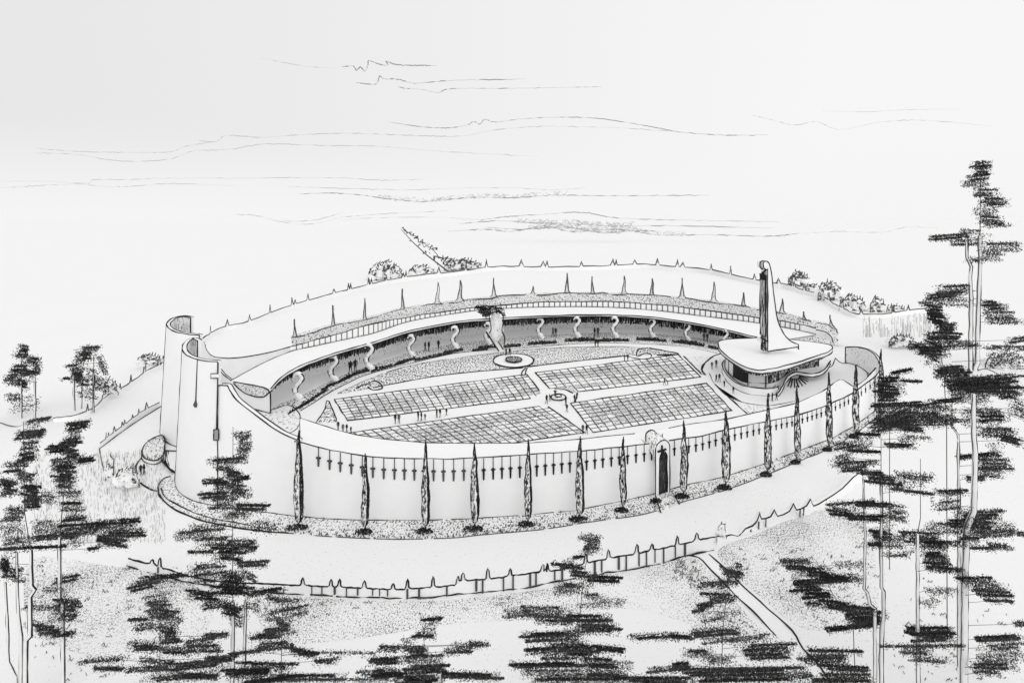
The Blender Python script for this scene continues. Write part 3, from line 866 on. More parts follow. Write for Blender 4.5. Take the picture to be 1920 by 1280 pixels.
# bell tower
bl = thing('bell_tower', 'slender white swept bell tower rising from the chapel roof', 'bell tower', G(1450, 658, 4.2))
Yf = 90.0
prof = smooth([(1439, 506), (1433, 503), (1431, 494), (1434, 490), (1440, 491), (1444, 499), (1447, 515), (1449, 536), (1451, 553), (1453, 568), (1457, 595), (1461, 609), (1466, 619), (1472, 629), (1480, 637), (1488, 642), (1497, 645)], .3)
prof = [(p[0], p[1]) for p in prof] + [(1497, 655), (1440, 659), (1439, 640), (1439, 560)]
fr_ = [P(x, y, Yf) for x, y in prof]
for v in fr_: v.z = max(v.z, 4.21)
dv = Vector((0, 2.3, 0))
bkf = [v + dv for v in fr_]
m = MB(); m.face(fr_, PAPER); m.face(list(reversed(bkf)), PAPER); m.strip(fr_ + fr_[:1], bkf + bkf[:1], PAPER)
m.ink(fr_[:-3], 2.2); m.ink([P(1439.5, 503, Yf), P(1439.5, 659, Yf)], 2.2); m.ink([P(1440, 659, Yf) , P(1497, 650, Yf)], 2.4)
m.build('tower_body', bl)
m = MB()      # recessed dark channel on the narrow side
x0 = P(1439, 600, Yf).x - .05
a = Vector((x0, Yf + .3, 0)); b = Vector((x0, Yf + 2.1, 0))
z1_, z2_ = P(0, 632, Yf).z, P(0, 515, Yf).z
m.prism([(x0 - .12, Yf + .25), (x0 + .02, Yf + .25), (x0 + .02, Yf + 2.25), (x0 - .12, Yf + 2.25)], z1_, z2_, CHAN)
for yy, w_ in ((.25, 3.0), (2.25, 2.6), (1.2, 1.4)):
    m.ink([(x0 - .13, Yf + yy, z1_), (x0 - .13, Yf + yy, z2_)], w_)
m.build('dark_channel', bl)
m = MB()
hk = smooth([(1440, 491), (1432, 489), (1426, 491), (1425, 498), (1428, 504), (1432, 502)], .3)
m.tube([P(x, y, Yf + .9) for x, y in hk], .2, PAPER, 6); m.ink([P(x, y, Yf + .6) for x, y in hk], 2.2); m.build('hook', bl)
m = MB(); c = P(1430, 519, Yf + .8)
m.tube([c + Vector((0, 0, .9)), c + Vector((0, 0, .5)), c, c + Vector((0, 0, -.5))], [.15, .3, .38, .55], INK, 8); m.ink([P(1437, 502, Yf + .5), P(1431, 512, Yf + .5)], 4); m.build('bell', bl)
m = MB(); m.box(P(1434, 657, Yf + 1) , .9, 1.2, 2.6, SOFFIT); m.box(P(1432, 640, Yf + 1) + Vector((-.05, .1, 0)), 1.5, 1.3, .6, PAPER); m.ink([P(1426, 633, Yf), P(1440, 640, Yf)], 3)
m.ink([P(1429, 656, Yf), P(1429, 628, Yf)], 2.4); m.build('base_block', bl)

# curl wall at the far right end of the long wall
m = MB()
cw = smooth([(1642, 705, 771), (1649, 694, 757), (1648, 680, 738), (1641, 666, 718), (1628, 656, 700), (1608, 650.5, 686), (1585, 651, 680)], .2)
ss = []
for p in cw:
    b = G(p[0], p[2]); ss.append((b.x, b.y, H - (p[1] - HY) * b.y / F))
shell(ss, -.35, WALLST, WALLST, m, w_=2.0)
o = m.build('curled_end_wall'); o['label'] = 'low curled white wall end at the far right beyond the chapel'; o['category'] = 'wall'

# ================================================================== PLOT FIELDS
def field(label, A, B, C, D, nu, nv, shade, clip=None, outline=None, cut=None):
    """A top-left, B top-right, C bottom-right, D bottom-left in picture points; nu cells along, nv across"""
    root = thing('burial_plot_field', label, 'plot field', G((A[0] + C[0]) / 2, (A[1] + C[1]) / 2))
    a, b, c, d = G(*A), G(*B), G(*C), G(*D)
    def pt(u, v, z=0.02):
        p = a.lerp(b, u).lerp(d.lerp(c, u), v); return Vector((p.x, p.y, z))
    m = MB()
    def inside(p):
        if clip is None: return True
        x = 960 + p.x / p.y * F; y = HY + H * F / p.y
        return y < interp(clip, x) + 14
    def cutout(p):
        if cut is None: return False
        x = 960 + p.x / p.y * F; y = HY + H * F / p.y
        return ((x - cut[0]) / cut[2]) ** 2 + ((y - cut[1]) / cut[3]) ** 2 < 1
    for i in range(nu):
        for j in range(nv):
            q = [pt(i / nu, j / nv), pt((i + 1) / nu, j / nv), pt((i + 1) / nu, (j + 1) / nv), pt(i / nu, (j + 1) / nv)]
            ctr = (q[0] + q[2]) / 2
            if not inside(ctr) or cutout(ctr): continue
            edge_ = i in (0, nu - 1) or j in (0, nv - 1)
            mt = PAPER if (edge_ and R() < .85) else (CELL if noise.noise((i * .23, j * .35, A[0])) > -.22 + (R() - .5) * .3 else LAWNL)
            m.face(q, mt)
    m.build('grave_plots', root)
    g_ = MB()
    def line(p0, p1, w_, n, mt):
        seg = []
        for i in range(n + 1):
            p = pt(p0[0] + (p1[0] - p0[0]) * i / n, p0[1] + (p1[1] - p0[1]) * i / n, .04)
            if inside(p) and not cutout(p): seg.append(p)
            else:
                if len(seg) > 1: g_.ink(seg, w_, mt, sub=False, jit=.5)
                seg = []
        if len(seg) > 1: g_.ink(seg, w_, mt, sub=False, jit=.5)
    for i in range(nu + 1):
        line((i / nu, 0), (i / nu, 1), 1.7 if i not in (0, nu) else 2.4, nv * 2, INK2 if i not in (0, nu) else INK)
    for j in range(nv + 1):
        line((0, j / nv), (1, j / nv), 1.3 if j not in (0, nv) else 2.3, nu, INK2 if j not in (0, nv) else INK)
    g_.build('plot_lines', root)
    if outline:
        o_ = MB(); o_.ink([G(p[0], p[1], .05) for p in smooth(outline, .25)], 2.8); o_.build('kerb', root)
field('rear left field of gridded burial plots nearest the left end of the gallery', (627, 749), (988, 702), (1020, 744), (652, 789), 26, 8, .7, cut=(1040, 742, 34, 13))
field('front left field of gridded burial plots, cut off by the inner edge of the curved wall', (610, 818), (1024, 760), (1096, 811), (690, 870), 27, 9, .6, clip=IT, cut=(1046, 746, 40, 17))
field('rear right field of gridded burial plots behind the central crossing, beside the chapel', (1004, 699), (1272, 665), (1314, 707), (1040, 740), 20, 8, .8, cut=(1046, 742, 40, 13))
field('front right field of gridded burial plots between the crossing and the gate', (1070, 756), (1325, 719), (1372, 770), (1112, 811), 19, 9, .7)

# fountains
def basin(label, x, y, rx, ry, dark):
    c = G(x, y); k = c.y / F
    root = thing('fountain', label, 'fountain', c)
    def ell(f, z, n=32): return [G(x + rx * f * math.cos(2 * math.pi * i / n), y + ry * f * math.sin(2 * math.pi * i / n), z) for i in range(n)]
    m = MB(); e = ell(1, .0); m.prism(e, 0, .12, PAPER); m.ink([Vector((v.x, v.y, .14)) for v in e + e[:1]], 2.8); m.build('rim', root)
    m = MB(); e = ell(.4, .0); m.prism(e, .13, .35, dark); m.ink([Vector((v.x, v.y, .36)) for v in e + e[:1]], 2.4); m.build('basin', root)
    return root
basin('round white fountain island with a dark oval basin on the back lawn', 963, 677, 38, 13, SOFFIT)
basin('small oval fountain at the centre of the four plot fields', 1047, 746, 14, 6, PAPER)
m = MB(); c = G(1041, 742); m.tube([c, c + Vector((0, 0, .5)), c + Vector((0, 0, .8))], [.25, .12, .3], INK2, 6); o = m.build('urn'); o['label'] = 'small dark urn at the crossing of the court paths'; o['category'] = 'urn'

# ================================================================== PEOPLE
def person_mesh(name, stride, lean):
    me = bpy.data.meshes.new(name + '_rig')
    V = [(0, 0, .95), (0, lean * .3, 1.2), (0, lean * .5, 1.42), (0, lean * .6, 1.52), (0, lean * .7, 1.66),
         (-.09, 0, .9), (-.1, stride * .5, .5), (-.1, stride * .9, .06), (-.1, stride * .9 - .13, .03),
         (.09, 0, .9), (.1, -stride * .3, .5), (.1, -stride * .9, .06), (.1, -stride * .9 - .13, .03),
         (-.2, lean * .5, 1.4), (-.25, -stride * .2, 1.12), (-.24, -stride * .5, .86),
         (.2, lean * .5, 1.4), (.25, stride * .2, 1.12), (.24, stride * .4, .86)]
    Eg = [(0, 1), (1, 2), (2, 3), (3, 4), (0, 5), (5, 6), (6, 7), (7, 8), (0, 9), (9, 10), (10, 11), (11, 12), (2, 13), (13, 14), (14, 15), (2, 16), (16, 17), (17, 18)]
    rad = [.15, .15, .13, .06, .105, .1, .07, .05, .04, .1, .07, .05, .04, .07, .05, .035, .07, .05, .035]
    me.from_pydata(V, Eg, [])
    o = bpy.data.objects.new(name + '_rig', me); COL.objects.link(o)
    md = o.modifiers.new('skin', 'SKIN'); md.use_smooth_shade = True
    for i, s_ in enumerate(me.skin_vertices[0].data):
        s_.radius = (rad[i], rad[i] * .85); s_.use_root = (i == 0)
    sb_ = o.modifiers.new('sub', 'SUBSURF'); sb_.levels = 1; sb_.render_levels = 1
    dg = bpy.context.evaluated_depsgraph_get()
    res = bpy.data.meshes.new_from_object(o.evaluated_get(dg))
    res.name = name
    bpy.data.objects.remove(o)
    res.materials.clear(); res.materials.append(INK)
    return res
pm = [person_mesh('person_body', .16, 0), person_mesh('person_body', .28, .08), person_mesh('person_body', .05, -.04)]
people = [
 (741, 794, 20, 'left walker of the pair on the path between the two left plot fields'), (748, 794, 19, 'right walker of the pair on the path between the two left plot fields'),
 (784, 789, 21, 'tallest of three dark figures near the middle of the left path'), (790, 789, 19, 'middle of three dark figures close together on the left path'), (797, 788, 14, 'shortest of three dark figures on the left path'),
 (819, 783, 18, 'left of two figures standing just right of the group of three'), (825, 782, 18, 'right of two figures standing just right of the group of three'), (837, 779, 15, 'lone figure right of the pair at the rear left plot field edge'),
 (634, 807, 19, 'leftmost of four figures lined up behind the near end of the curved wall'), (643, 811, 18, 'second of four figures lined up behind the near end of the curved wall'), (650, 811, 18, 'third of four figures lined up behind the near end of the curved wall'), (658, 812, 14, 'short last of four figures lined up behind the curved wall'),
 (1025, 757, 19, 'left figure of the pair on the left side of the central fountain'), (1031, 752, 15, 'right figure of the pair on the left side of the central fountain'),
 (1061, 760, 20, 'tall figure just right of the small central fountain'), (1063, 772, 16, 'figure below the central fountain at the mouth of the near path'), (1077, 755, 17, 'figure at the near left corner of the rear right plot field'),
 (1093, 813, 19, 'left figure of the pair at the near end of the middle path'), (1100, 813, 19, 'right figure of the pair at the near end of the middle path'),
 (1246, 722, 15, 'taller figure at the lower edge of the rear right plot field'), (1252, 722, 8, 'small child beside the figure at the edge of the rear right field'),
 (1116, 650, 16, 'left of the pair on the far path below the gallery'), (1121, 650, 15, 'right of the pair on the far path below the gallery'),
 (1171, 677, 14, 'left of the pair at the right tip of the back lawn'), (1177, 677, 14, 'right of the pair at the right tip of the back lawn'),
 (1335, 692, 15, 'left of two figures nearing the chapel from the court'), (1343, 690, 17, 'right of two figures nearing the chapel from the court'), (1343, 716, 16, 'left of two figures before the low chapel parapet'), (1349, 716, 17, 'right of two figures before the low chapel parapet'),
 (1358, 725, 13, 'short figure close under the left bend of the chapel parapet'), (1375, 738, 15, 'figure in front of the chapel parapet near the front right plots'),
 (1441, 752, 17, 'leftmost of three figures at the foot of the chapel ramp'), (1448, 752, 18, 'middle of three figures at the foot of the chapel ramp'), (1456, 750, 15, 'rightmost of three figures at the foot of the chapel ramp'),
 (1037, 632, 20, 'left of the pair in the gallery between two flower clumps beyond the fountain'), (1042, 632, 19, 'right of the pair in the gallery between two flower clumps beyond the fountain'),
 (1115, 632, 20, 'left of the pair standing in the middle of the gallery'), (1121, 632, 20, 'right of the pair standing in the middle of the gallery'), (1320, 640, 17, 'left of the pair at the right end of the gallery'), (1326, 641, 17, 'right of the pair at the right end of the gallery'),
 (797, 659, 20, 'left of three figures in the left half of the gallery'), (804, 659, 21, 'middle of three figures in the left half of the gallery'), (822, 656, 20, 'right of three figures in the left half of the gallery'),
 (657, 702, 28, 'left of two tall figures near the left end of the gallery'), (666, 699, 28, 'right of two tall figures near the left end of the gallery'),
 (949, 668, 17, 'left of the pair behind the round fountain island'), (956, 668, 17, 'right of the pair behind the round fountain island'),
 (264, 889, 20, 'left of two figures on the forecourt left of the rear tower'), (270, 889, 22, 'right of two figures on the forecourt left of the rear tower')]
for i, (x, y, hp_, lab) in enumerate(people):
    o = bpy.data.objects.new('person', pm[i % 3]); COL.objects.link(o)
    c = G(x, y); o.location = c
    s_ = hp_ * c.y / F / 1.76
    wd_ = 1.0
    o.scale = (s_ * wd_, s_ * wd_, s_); o.rotation_euler = (0, 0, U(-1.4, 1.4) + (math.pi if R() < .4 else 0))
    o['label'] = lab; o['category'] = 'person'; o['group'] = 'visitors walking in the court'

# ================================================================== FRONT CYPRESSES
cyp = [(560, 812, 978, 19), (685, 855, 986, 15), (798, 830, 985, 16), (890, 834, 980, 17), (990, 828, 972, 15), (1087, 823, 962, 17), (1168, 823, 946, 13), (1282, 793, 920, 15), (1361, 773, 903, 17), (1439, 748, 879, 14), (1494, 728, 856, 12), (1554, 703, 832, 12), (1604, 688, 808, 12), (1651, 660, 775, 11)]
where = ['at the left end where the parapet meets the wall', 'second along the wall from the left', 'third along the wall, under the left plots', 'fourth along the wall from the left', 'fifth along the wall, near its middle', 'sixth along the wall, below the middle path',
         'seventh along the wall, last before the arched gate', 'first to the right of the arched gate', 'second to the right of the arched gate', 'third to the right of the gate, below the chapel parapet', 'fourth to the right of the gate, below the chapel ramp', 'fifth to the right of the gate', 'sixth to the right of the gate', 'last at the far right curl of the wall']
wshort = ['at the left end of the wall'] + ['%s from the left along the wall' % w for w in ('second', 'third', 'fourth', 'fifth', 'sixth')] + ['just left of the gate', 'just right of the gate'] + ['%s to the right of the gate' % w for w in ('second', 'third', 'fourth', 'fifth', 'sixth')] + ['at the far right curl']
for i, (x, yt, yb, wd_) in enumerate(cyp):
    c = G(x, yb + 8); k = c.y / F; Yb = c.y
    root = thing('cypress', 'tall narrow cypress, ' + where[i], 'tree', c, 'cypresses standing along the white wall')
    hh = yb - yt
    m = MB()
    prof_ = [(0, .12), (.03, .3), (.12, .4), (.3, .44), (.5, .38), (.68, .27), (.8, .17), (.92, .09), (1, .02)]
    n = 12; rings = []
    b = len(m.v); kk = m.mi(CYP)
    sdv = U(0, 50)
    zz = [j / 26 for j in range(27)]
    for z_ in zz:
        r_ = interp(prof_, z_) * wd_ * k
        off = noise.noise((z_ * 5, sdv, 0)) * 2.2 * k
        for j in range(n):
            a = 2 * math.pi * j / n
            rr = r_ * (1 + .28 * noise.noise((math.cos(a) * 1.5, math.sin(a) * 1.5 + sdv, z_ * 16)))
            m.v.append((c.x + off + rr * math.cos(a), Yb + rr * math.sin(a), P(x, yb - z_ * hh, Yb).z))
    for q_ in range(26):
        for j in range(n):
            m.f.append((b + q_ * n + j, b + q_ * n + (j + 1) % n, b + (q_ + 1) * n + (j + 1) % n, b + (q_ + 1) * n + j)); m.m.append(kk)
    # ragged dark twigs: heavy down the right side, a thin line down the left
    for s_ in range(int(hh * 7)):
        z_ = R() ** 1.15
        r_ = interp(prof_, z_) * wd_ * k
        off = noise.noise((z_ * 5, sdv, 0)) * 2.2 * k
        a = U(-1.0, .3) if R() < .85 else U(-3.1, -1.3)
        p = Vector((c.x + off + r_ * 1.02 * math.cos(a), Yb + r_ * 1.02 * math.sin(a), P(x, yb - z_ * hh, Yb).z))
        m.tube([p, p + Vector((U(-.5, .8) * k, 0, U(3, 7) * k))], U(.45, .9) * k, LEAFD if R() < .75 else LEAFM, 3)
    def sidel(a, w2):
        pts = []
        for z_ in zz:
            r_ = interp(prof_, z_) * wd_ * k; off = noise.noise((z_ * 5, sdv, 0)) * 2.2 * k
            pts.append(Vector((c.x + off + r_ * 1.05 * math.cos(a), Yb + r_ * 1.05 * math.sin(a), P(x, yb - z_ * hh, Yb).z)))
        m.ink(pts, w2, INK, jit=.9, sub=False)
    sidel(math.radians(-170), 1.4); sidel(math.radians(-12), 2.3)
    m.build('crown', root)
    m = MB(); m.tube([c, P(x, yb - 4, Yb)], 1.6 * k, INK2, 6); m.build('trunk', root)
    # dark shrub at the foot
    m = MB(); s0 = G(x - 3, yb + 13); ks = s0.y / F; ws = wd_ * .95 * interp([(560, 1.15), (1100, 1.1), (1500, .8)], x)
    for s_ in range(170):
        a = U(0, 6.28); rr = math.sqrt(R())
        m.fleck(s0 + Vector((rr * math.cos(a) * ws * ks, rr * math.sin(a) * ws * .5 * ks, U(1, 9) * ks * (1 - rr * .5))), 3 * ks, LEAFD if R() < .7 else LEAFM, 1.2)
    m.tube([s0, s0 + Vector((0, 0, 5 * ks))], ks, INK, 4)
    o = m.build('shrub', group='dark shrubs at the feet of the cypresses')
    o['label'] = 'small dark shrub under the cypress ' + wshort[i]; o['category'] = 'shrub'
for i, (x, y) in enumerate([(1238, 948)]):
    m = MB(); s0 = G(x - 8, y - 4); ks = s0.y / F
    for s_ in range(150):
        a = U(0, 6.28); rr = math.sqrt(R())
        m.fleck(s0 + Vector((rr * math.cos(a) * 11 * ks, rr * math.sin(a) * 6 * ks, U(1, 8) * ks)), 3 * ks, LEAFD, 1.2)
    o = m.build('shrub', group='dark shrubs at the feet of the cypresses'); o['label'] = 'small dark shrub beside the steps of the arched gate'; o['category'] = 'shrub'

# ================================================================== LOW BOUNDARY FENCE IN FRONT
FT = [(240, 1047), (275, 1055), (318, 1068), (345, 1077), (400, 1088), (474, 1093), (545, 1096), (640, 1100), (683, 1102), (737, 1105), (764, 1103), (812, 1100), (857, 1096), (862, 1088), (915, 1085), (957, 1079), (1018, 1071), (1050, 1068), (1098, 1056), (1141, 1046), (1194, 1037), (1222, 1031), (1270, 1022), (1307, 1012), (1342, 1006)]
FB = [(240, 1062), (345, 1090), (474, 1108), (545, 1113), (640, 1118), (737, 1121), (812, 1120), (835, 1116), (915, 1109), (985, 1102), (1041, 1090), (1109, 1080), (1134, 1074), (1184, 1067), (1242, 1055), (1284, 1042), (1342, 1030)]
SPK = [(300, 17), (285, 10), (568, 15), (621, 13), (636, 14), (683, 14), (737, 11), (764, 17), (812, 20), (858, 14), (868, 15), (915, 20), (957, 14), (1018, 14), (1026, 15), (1098, 19), (1141, 17), (1194, 17), (1222, 12), (1270, 18), (1307, 13)]
fn = thing('boundary_wall', 'low pale garden wall with knobbly pillars curving across the foreground', 'wall', G(800, 1118))
def fp(x, dy=0):
    b = G(x, interp(FB, x)); return b, P(x, interp(FT, x) - dy, b.y)
xx = list(range(240, 1343, 6))
b_ = [fp(x)[0] for x in xx]; t_ = [fp(x)[1] for x in xx]
m = MB(); back = [v + Vector((0, .3, 0)) for v in t_]
m.strip(b_, t_, PAPER); m.strip(t_, back, PAPER); m.strip(back, [Vector((v.x, v.y, 0)) for v in back], PAPER)
pts = []
prev = None
for x in range(240, 1343, 3):
    s_ = [h_ for (sx, h_) in SPK if abs(sx - x) < 7]
    if s_: continue
    pts.append((x, fp(x)[1]))
for sx, h_ in SPK:
    pts += [(sx - 6, fp(sx - 6)[1]), (sx - 3.5, fp(sx - 3.5, 3)[1]), (sx - 2.2, fp(sx - 2.2, h_ * .7)[1]), (sx, fp(sx, h_)[1]), (sx + 2, fp(sx + 2, h_ * .8)[1]), (sx + 3, fp(sx + 3, 3)[1]), (sx + 6.5, fp(sx + 6.5)[1])]
pts.sort(key=lambda a: a[0])
m.ink([p[1] for p in pts], 2.7, INK, sub=False, jit=.6)
m.ink([v + Vector((0, -.02, .02)) for v in b_], 2.6, INK, jit=1.0, gaps=.12)
m.build('wall_body', fn)
for x in [297, 385, 585, 604, 628, 650, 671, 699, 712, 727, 764, 786, 838, 893, 905, 944, 962, 994, 1005, 1040, 1054, 1115, 1128, 1160, 1174, 1198, 1212, 1228, 1244, 1266, 1284]:
    b, t = fp(x); mm = MB(); kk = b.y / F
    mm.tube([t + Vector((0, -.06, 0)), b + Vector((0, -.06, -0 if R() < .6 else .2))], U(1.0, 2.4) * kk, INK2, 5)
    mm.build('pilaster', fn)
for sx, h_ in SPK:
    b, t = fp(sx); mm = MB(); kk = b.y / F
    mm.tube([b + Vector((0, .12, 0)), t + Vector((0, .12, 0)), fp(sx, h_ * .7)[1] + Vector((0, .12, 0)), fp(sx, h_)[1] + Vector((0, .12, 0))], [2.8 * kk, 2.6 * kk, 2.0 * kk, .8 * kk], PAPER, 7); mm.build('pillar', fn)
m = MB(); 
q = smooth([(1345, 1005), (1358, 1005), (1372, 1003), (1385, 1004), (1398, 990), (1412, 985), (1420, 975), (1424, 960), (1428, 972), (1445, 968), (1452, 955), (1458, 966), (1480, 958), (1488, 944), (1494, 955), (1512, 948), (1520, 935), (1526, 948), (1550, 935), (1580, 915), (1600, 895), (1615, 884)], 1)
top = []
for p in q:
    b = G(p[0], interp([(1345, 1020), (1420, 990), (1480, 975), (1520, 962), (1580, 930), (1615, 900)], p[0]))
    top.append(P(p[0], p[1], b.y))
bot = [Vector((v.x, v.y, 0)) for v in top]
m.strip(bot, top, PAPER); bk2 = [v + Vector((0, .4, 0)) for v in top]; m.strip(top, bk2, PAPER); m.strip(bk2, [Vector((v.x, v.y, 0)) for v in bk2], PAPER)
m.ink(top, 2.3, INK, jit=.6, sub=False)
for x in (1408, 1423, 1436, 1500, 1507): m.ink([P(x, interp([(1345, 1004), (1420, 978), (1520, 948)], x), G(x, 990).y), G(x, interp([(1345, 1020), (1420, 992), (1520, 962)], x))], 2.4)
o = m.build('boundary_hedge_row'); o['label'] = 'ragged low hedge carrying on from the garden wall towards the right trees'; o['category'] = 'hedge'

# ================================================================== PINES: foliage in level sprays
def pad(m, x0, y0, x1, y1, th_, den, Y, dep):
    k = Y / F
    L = math.hypot(x1 - x0, y1 - y0) + th_ * .5
    s_ = 1.65 if Y < 60 else 1.7
    th_ = th_ * 1.1; den = den * 1.12
    def grain(xa, ya, xb, yb, hh, d_, dk, dep=dep, Y=Y):
        k = Y / F
        LL = math.hypot(xb - xa, yb - ya) + 3
        for i in range(int(LL * hh * d_ / (s_ * s_ * .5)) + 2):
            t = R()
            p = P(xa + (xb - xa) * t + U(-2, 2), ya + (yb - ya) * t + (R() - .5) * hh, Y) + Vector((0, U(-1, 1) * dep, 0))
            m.fleck(p, s_ * k * U(.8, 1.2), LEAFD if R() < dk else LEAFM, U(1, 1.8))
    grain(x0 + U(-4, 4), y0, x1 + U(-4, 4), y1, th_ * 1.25, .10 + .17 * den, .25)
    rows = max(1, int(round(th_ / 5.5)))
    for r_ in range(rows):
        f = (r_ + .5) / rows - .5
        o0 = U(-.10, .22) * L; o1 = U(-.22, .10) * L
        if rows == 1: o0 = o1 = 0
        xa, xb = x0 + o0, x1 + o1
        if xb - xa < 12: xb = xa + 12
        sl = (y1 - y0) / max(1, abs(x1 - x0))
        ya = y0 + sl * (xa - x0) + f * th_ + U(-1, 1); yb = y0 + sl * (xb - x0) + f * th_ + U(-1, 1) - (xb - xa) * .02
        sharp = R() < .25 + .2 * den
        grain(xa, ya, xb, yb, min(5.0, th_ / rows * .85) * (.85 if sharp else 1.1), den * (U(.95, 1.5) if sharp else U(.35, .8)), .3 + .26 * den, dep * (.3 if sharp else .7), Y + U(-.45, .45) * Y / 30)
VIS = 3000
def pine(label, x, Y, trunks, pads, group='dark pines around the site', limb=True, vis=3000, cat='tree', name='pine_tree'):
    global VIS
    vis = VIS; VIS = 3000
    root = thing(name, label, cat, (P(x, 0, Y).x, Y, 0), group)
    m = MB(); k = Y / F
    for tr in trunks:
        w_ = tr[0]; line = tr[1]
        q = [P(a, b, Y) for a, b in line]
        if q[-1].z > .05: q.append(Vector((q[-1].x, q[-1].y, 0)))
        else: q[-1].z = 0
        n = len(q)
        rr = [w_ / 2 * k * (.45 + .55 * i / (n - 1)) for i in range(n)]
        zv = P(x, vis, Y).z
        up_ = [v for v in q if v.z > zv]
        lo = [(v, r_) for v, r_ in zip(q, rr) if v.z <= zv]
        if up_ and lo:      # thin leader hidden in the crown, stout bare stem below it
            a, b = up_[-1], lo[0][0]; c_ = a.lerp(b, (a.z - zv) / max(1e-6, a.z - b.z)); up_.append(c_); lo = [(c_, lo[0][1] * .9)] + lo
        if len(up_) > 1: m.tube(up_, [.5 * k + .5 * k * i / len(up_) for i in range(len(up_))], LEAFM, 5)
        if len(lo) < 2: continue
        q = [a[0] for a in lo]; rr = [a[1] for a in lo]
        m.tube(q, rr, BARK, 8)
        m.ink([v + Vector((r_ * .98, -r_ * .25, 0)) for v, r_ in zip(q, rr)], tr[2] * .85, INK, jit=.5)
        m.ink([v + Vector((-r_ * .98, -r_ * .25, 0)) for v, r_ in zip(q, rr)], tr[2] * .45, INK2, jit=.8)
    m.build('trunk', root)
    c = MB()
    tx = lambda y: interp([(b, a) for a, b in trunks[0][1]], y) if trunks else x
    for p, p2 in zip(pads, pads[1:]):
        ca = ((p[0] + p[2]) / 2, (p[1] + p[3]) / 2); cb = ((p2[0] + p2[2]) / 2, (p2[1] + p2[3]) / 2)
        if abs(cb[1] - ca[1]) < 48 and abs(cb[0] - ca[0]) < 75:
            xm = (ca[0] + cb[0]) / 2; ym = (ca[1] + cb[1]) / 2
            wl = max(22, min(abs(p[2] - p[0]), abs(p2[2] - p2[0])) * .7)
            pad(c, xm - wl / 2, ym + 1, xm + wl / 2, ym - 1, max(8, abs(cb[1] - ca[1]) * .6), .2 * min(p[5], p2[5], 2), Y + U(-.8, .8), .22 * Y / 30)
    for i, p in enumerate(pads):
        off = (R() - .5) * (2.6 if Y < 60 else 2.0)
        Yp = Y + off
        pad(c, p[0], p[1], p[2], p[3], p[4], p[5], Yp, .22 * Y / 30)
        mx_ = (p[0] + p[2]) / 2; my = (p[1] + p[3]) / 2
        xe = max(min(p[0], p[2]) + 4, min(max(p[0], p[2]) - 4, tx(my)))
        if limb: c.tube([P(tx(my), my + 3, Y), P(xe, my, Yp)], [.5 * k, .35 * k], LEAFM, 4)
    c.build('crown', root)
    return root

VIS = 1128; pine('big dark pine in front of the front tower base, left of the garden wall', 440, 30,
  [(8, [(437, 800), (436, 1000), (437, 1180), (436, 1280), (436, 1335)], 2.6), (7, [(460, 1120), (461, 1160), (459, 1190), (458, 1240), (449, 1290), (448, 1335)], 2.6)],
  [(440,815,470,815,10,1.2),(448,830,468,830,25,1.0),(445,850,468,850,20,1.0),(392,865,465,862,10,2.5),(405,878,440,878,8,1.5),(420,885,450,890,12,2.5),(440,897,468,895,8,2.5),
(382,903,425,902,10,2),(405,912,435,910,12,1.2),(425,905,460,915,20,1.5),(373,930,430,928,12,2.8),(430,922,470,925,14,1.3),(395,945,440,945,18,1.2),(440,950,500,952,12,2.8),(420,965,465,965,12,1.2),
(330,1005,400,1000,16,1.3),(350,990,420,990,12,1.2),(470,985,520,990,18,.9),(370,1015,440,1015,18,1.2),(430,1020,480,1020,16,1.5),(400,1035,455,1040,22,2.6),(455,1028,480,1030,10,1.5),
(352,1035,400,1035,6,2.5),(445,1058,505,1056,10,2.8),(355,1070,420,1065,20,1.3),(360,1085,410,1085,12,1.0),(410,1085,455,1085,24,2.4),(455,1075,480,1085,14,1.2),
(352,1112,410,1120,14,2.6),(400,1105,470,1108,14,2.4),(470,1112,535,1104,9,2.8),(380,1135,430,1130,14,1.5),(415,1140,450,1145,20,2),(455,1130,485,1140,15,.7),(430,1160,455,1165,18,1)])
pine('spreading pine at the bottom left, its sprays reaching the lower edge', 300, 28,
  [(6, [(300, 1080), (300, 1200), (300, 1400)], 1.6)],
  [(240,1103,300,1090,16,2),(265,1085,345,1078,8,2.2),(265,1125,325,1120,14,1),(275,1145,320,1145,25,1.3),(300,1150,340,1155,18,1.8),(240,1162,275,1160,6,2.3),(252,1178,290,1172,14,1),(290,1175,335,1178,14,1.8),(300,1195,340,1195,20,1.8),
(375,1192,428,1190,8,2.6),(345,1205,400,1200,12,1.2),(350,1215,415,1215,14,1.6),(240,1210,300,1212,14,2.6),(300,1218,358,1223,10,2.4),(145,1240,240,1235,10,1.3),(265,1240,330,1250,20,1),(330,1250,430,1240,14,2),(380,1235,440,1232,8,2),(340,1265,410,1270,10,2),(175,1252,240,1255,8,2.3),(240,1255,325,1253,9,1.5),(265,1275,400,1265,8,2.2)])
pine('small sparse pine with slanting sprays just right of the big left pine', 530, 27,
  [(5, [(530, 1115), (528, 1200), (525, 1440)], 1.4)],
  [(500,1120,530,1128,6,2.2),(530,1125,560,1128,5,1.5),(505,1148,545,1143,6,2),(545,1140,578,1133,4,1.5),(548,1152,577,1146,4,1.5),(498,1160,525,1160,5,2),(520,1165,550,1170,10,1.3),(490,1185,545,1175,8,1.6),(465,1195,530,1190,10,2.4),(500,1180,555,1185,8,1),(485,1212,550,1208,14,1.8),(430,1225,490,1220,6,2.4),(540,1215,597,1227,9,2.4),(550,1222,590,1228,8,1.8),
  (590,1222,705,1226,6,.8),(590,1240,632,1238,8,2),(420,1262,500,1262,14,3),(450,1245,555,1250,10,2.2),(460,1280,560,1270,8,2.5),(500,1270,650,1272,12,2.4)])
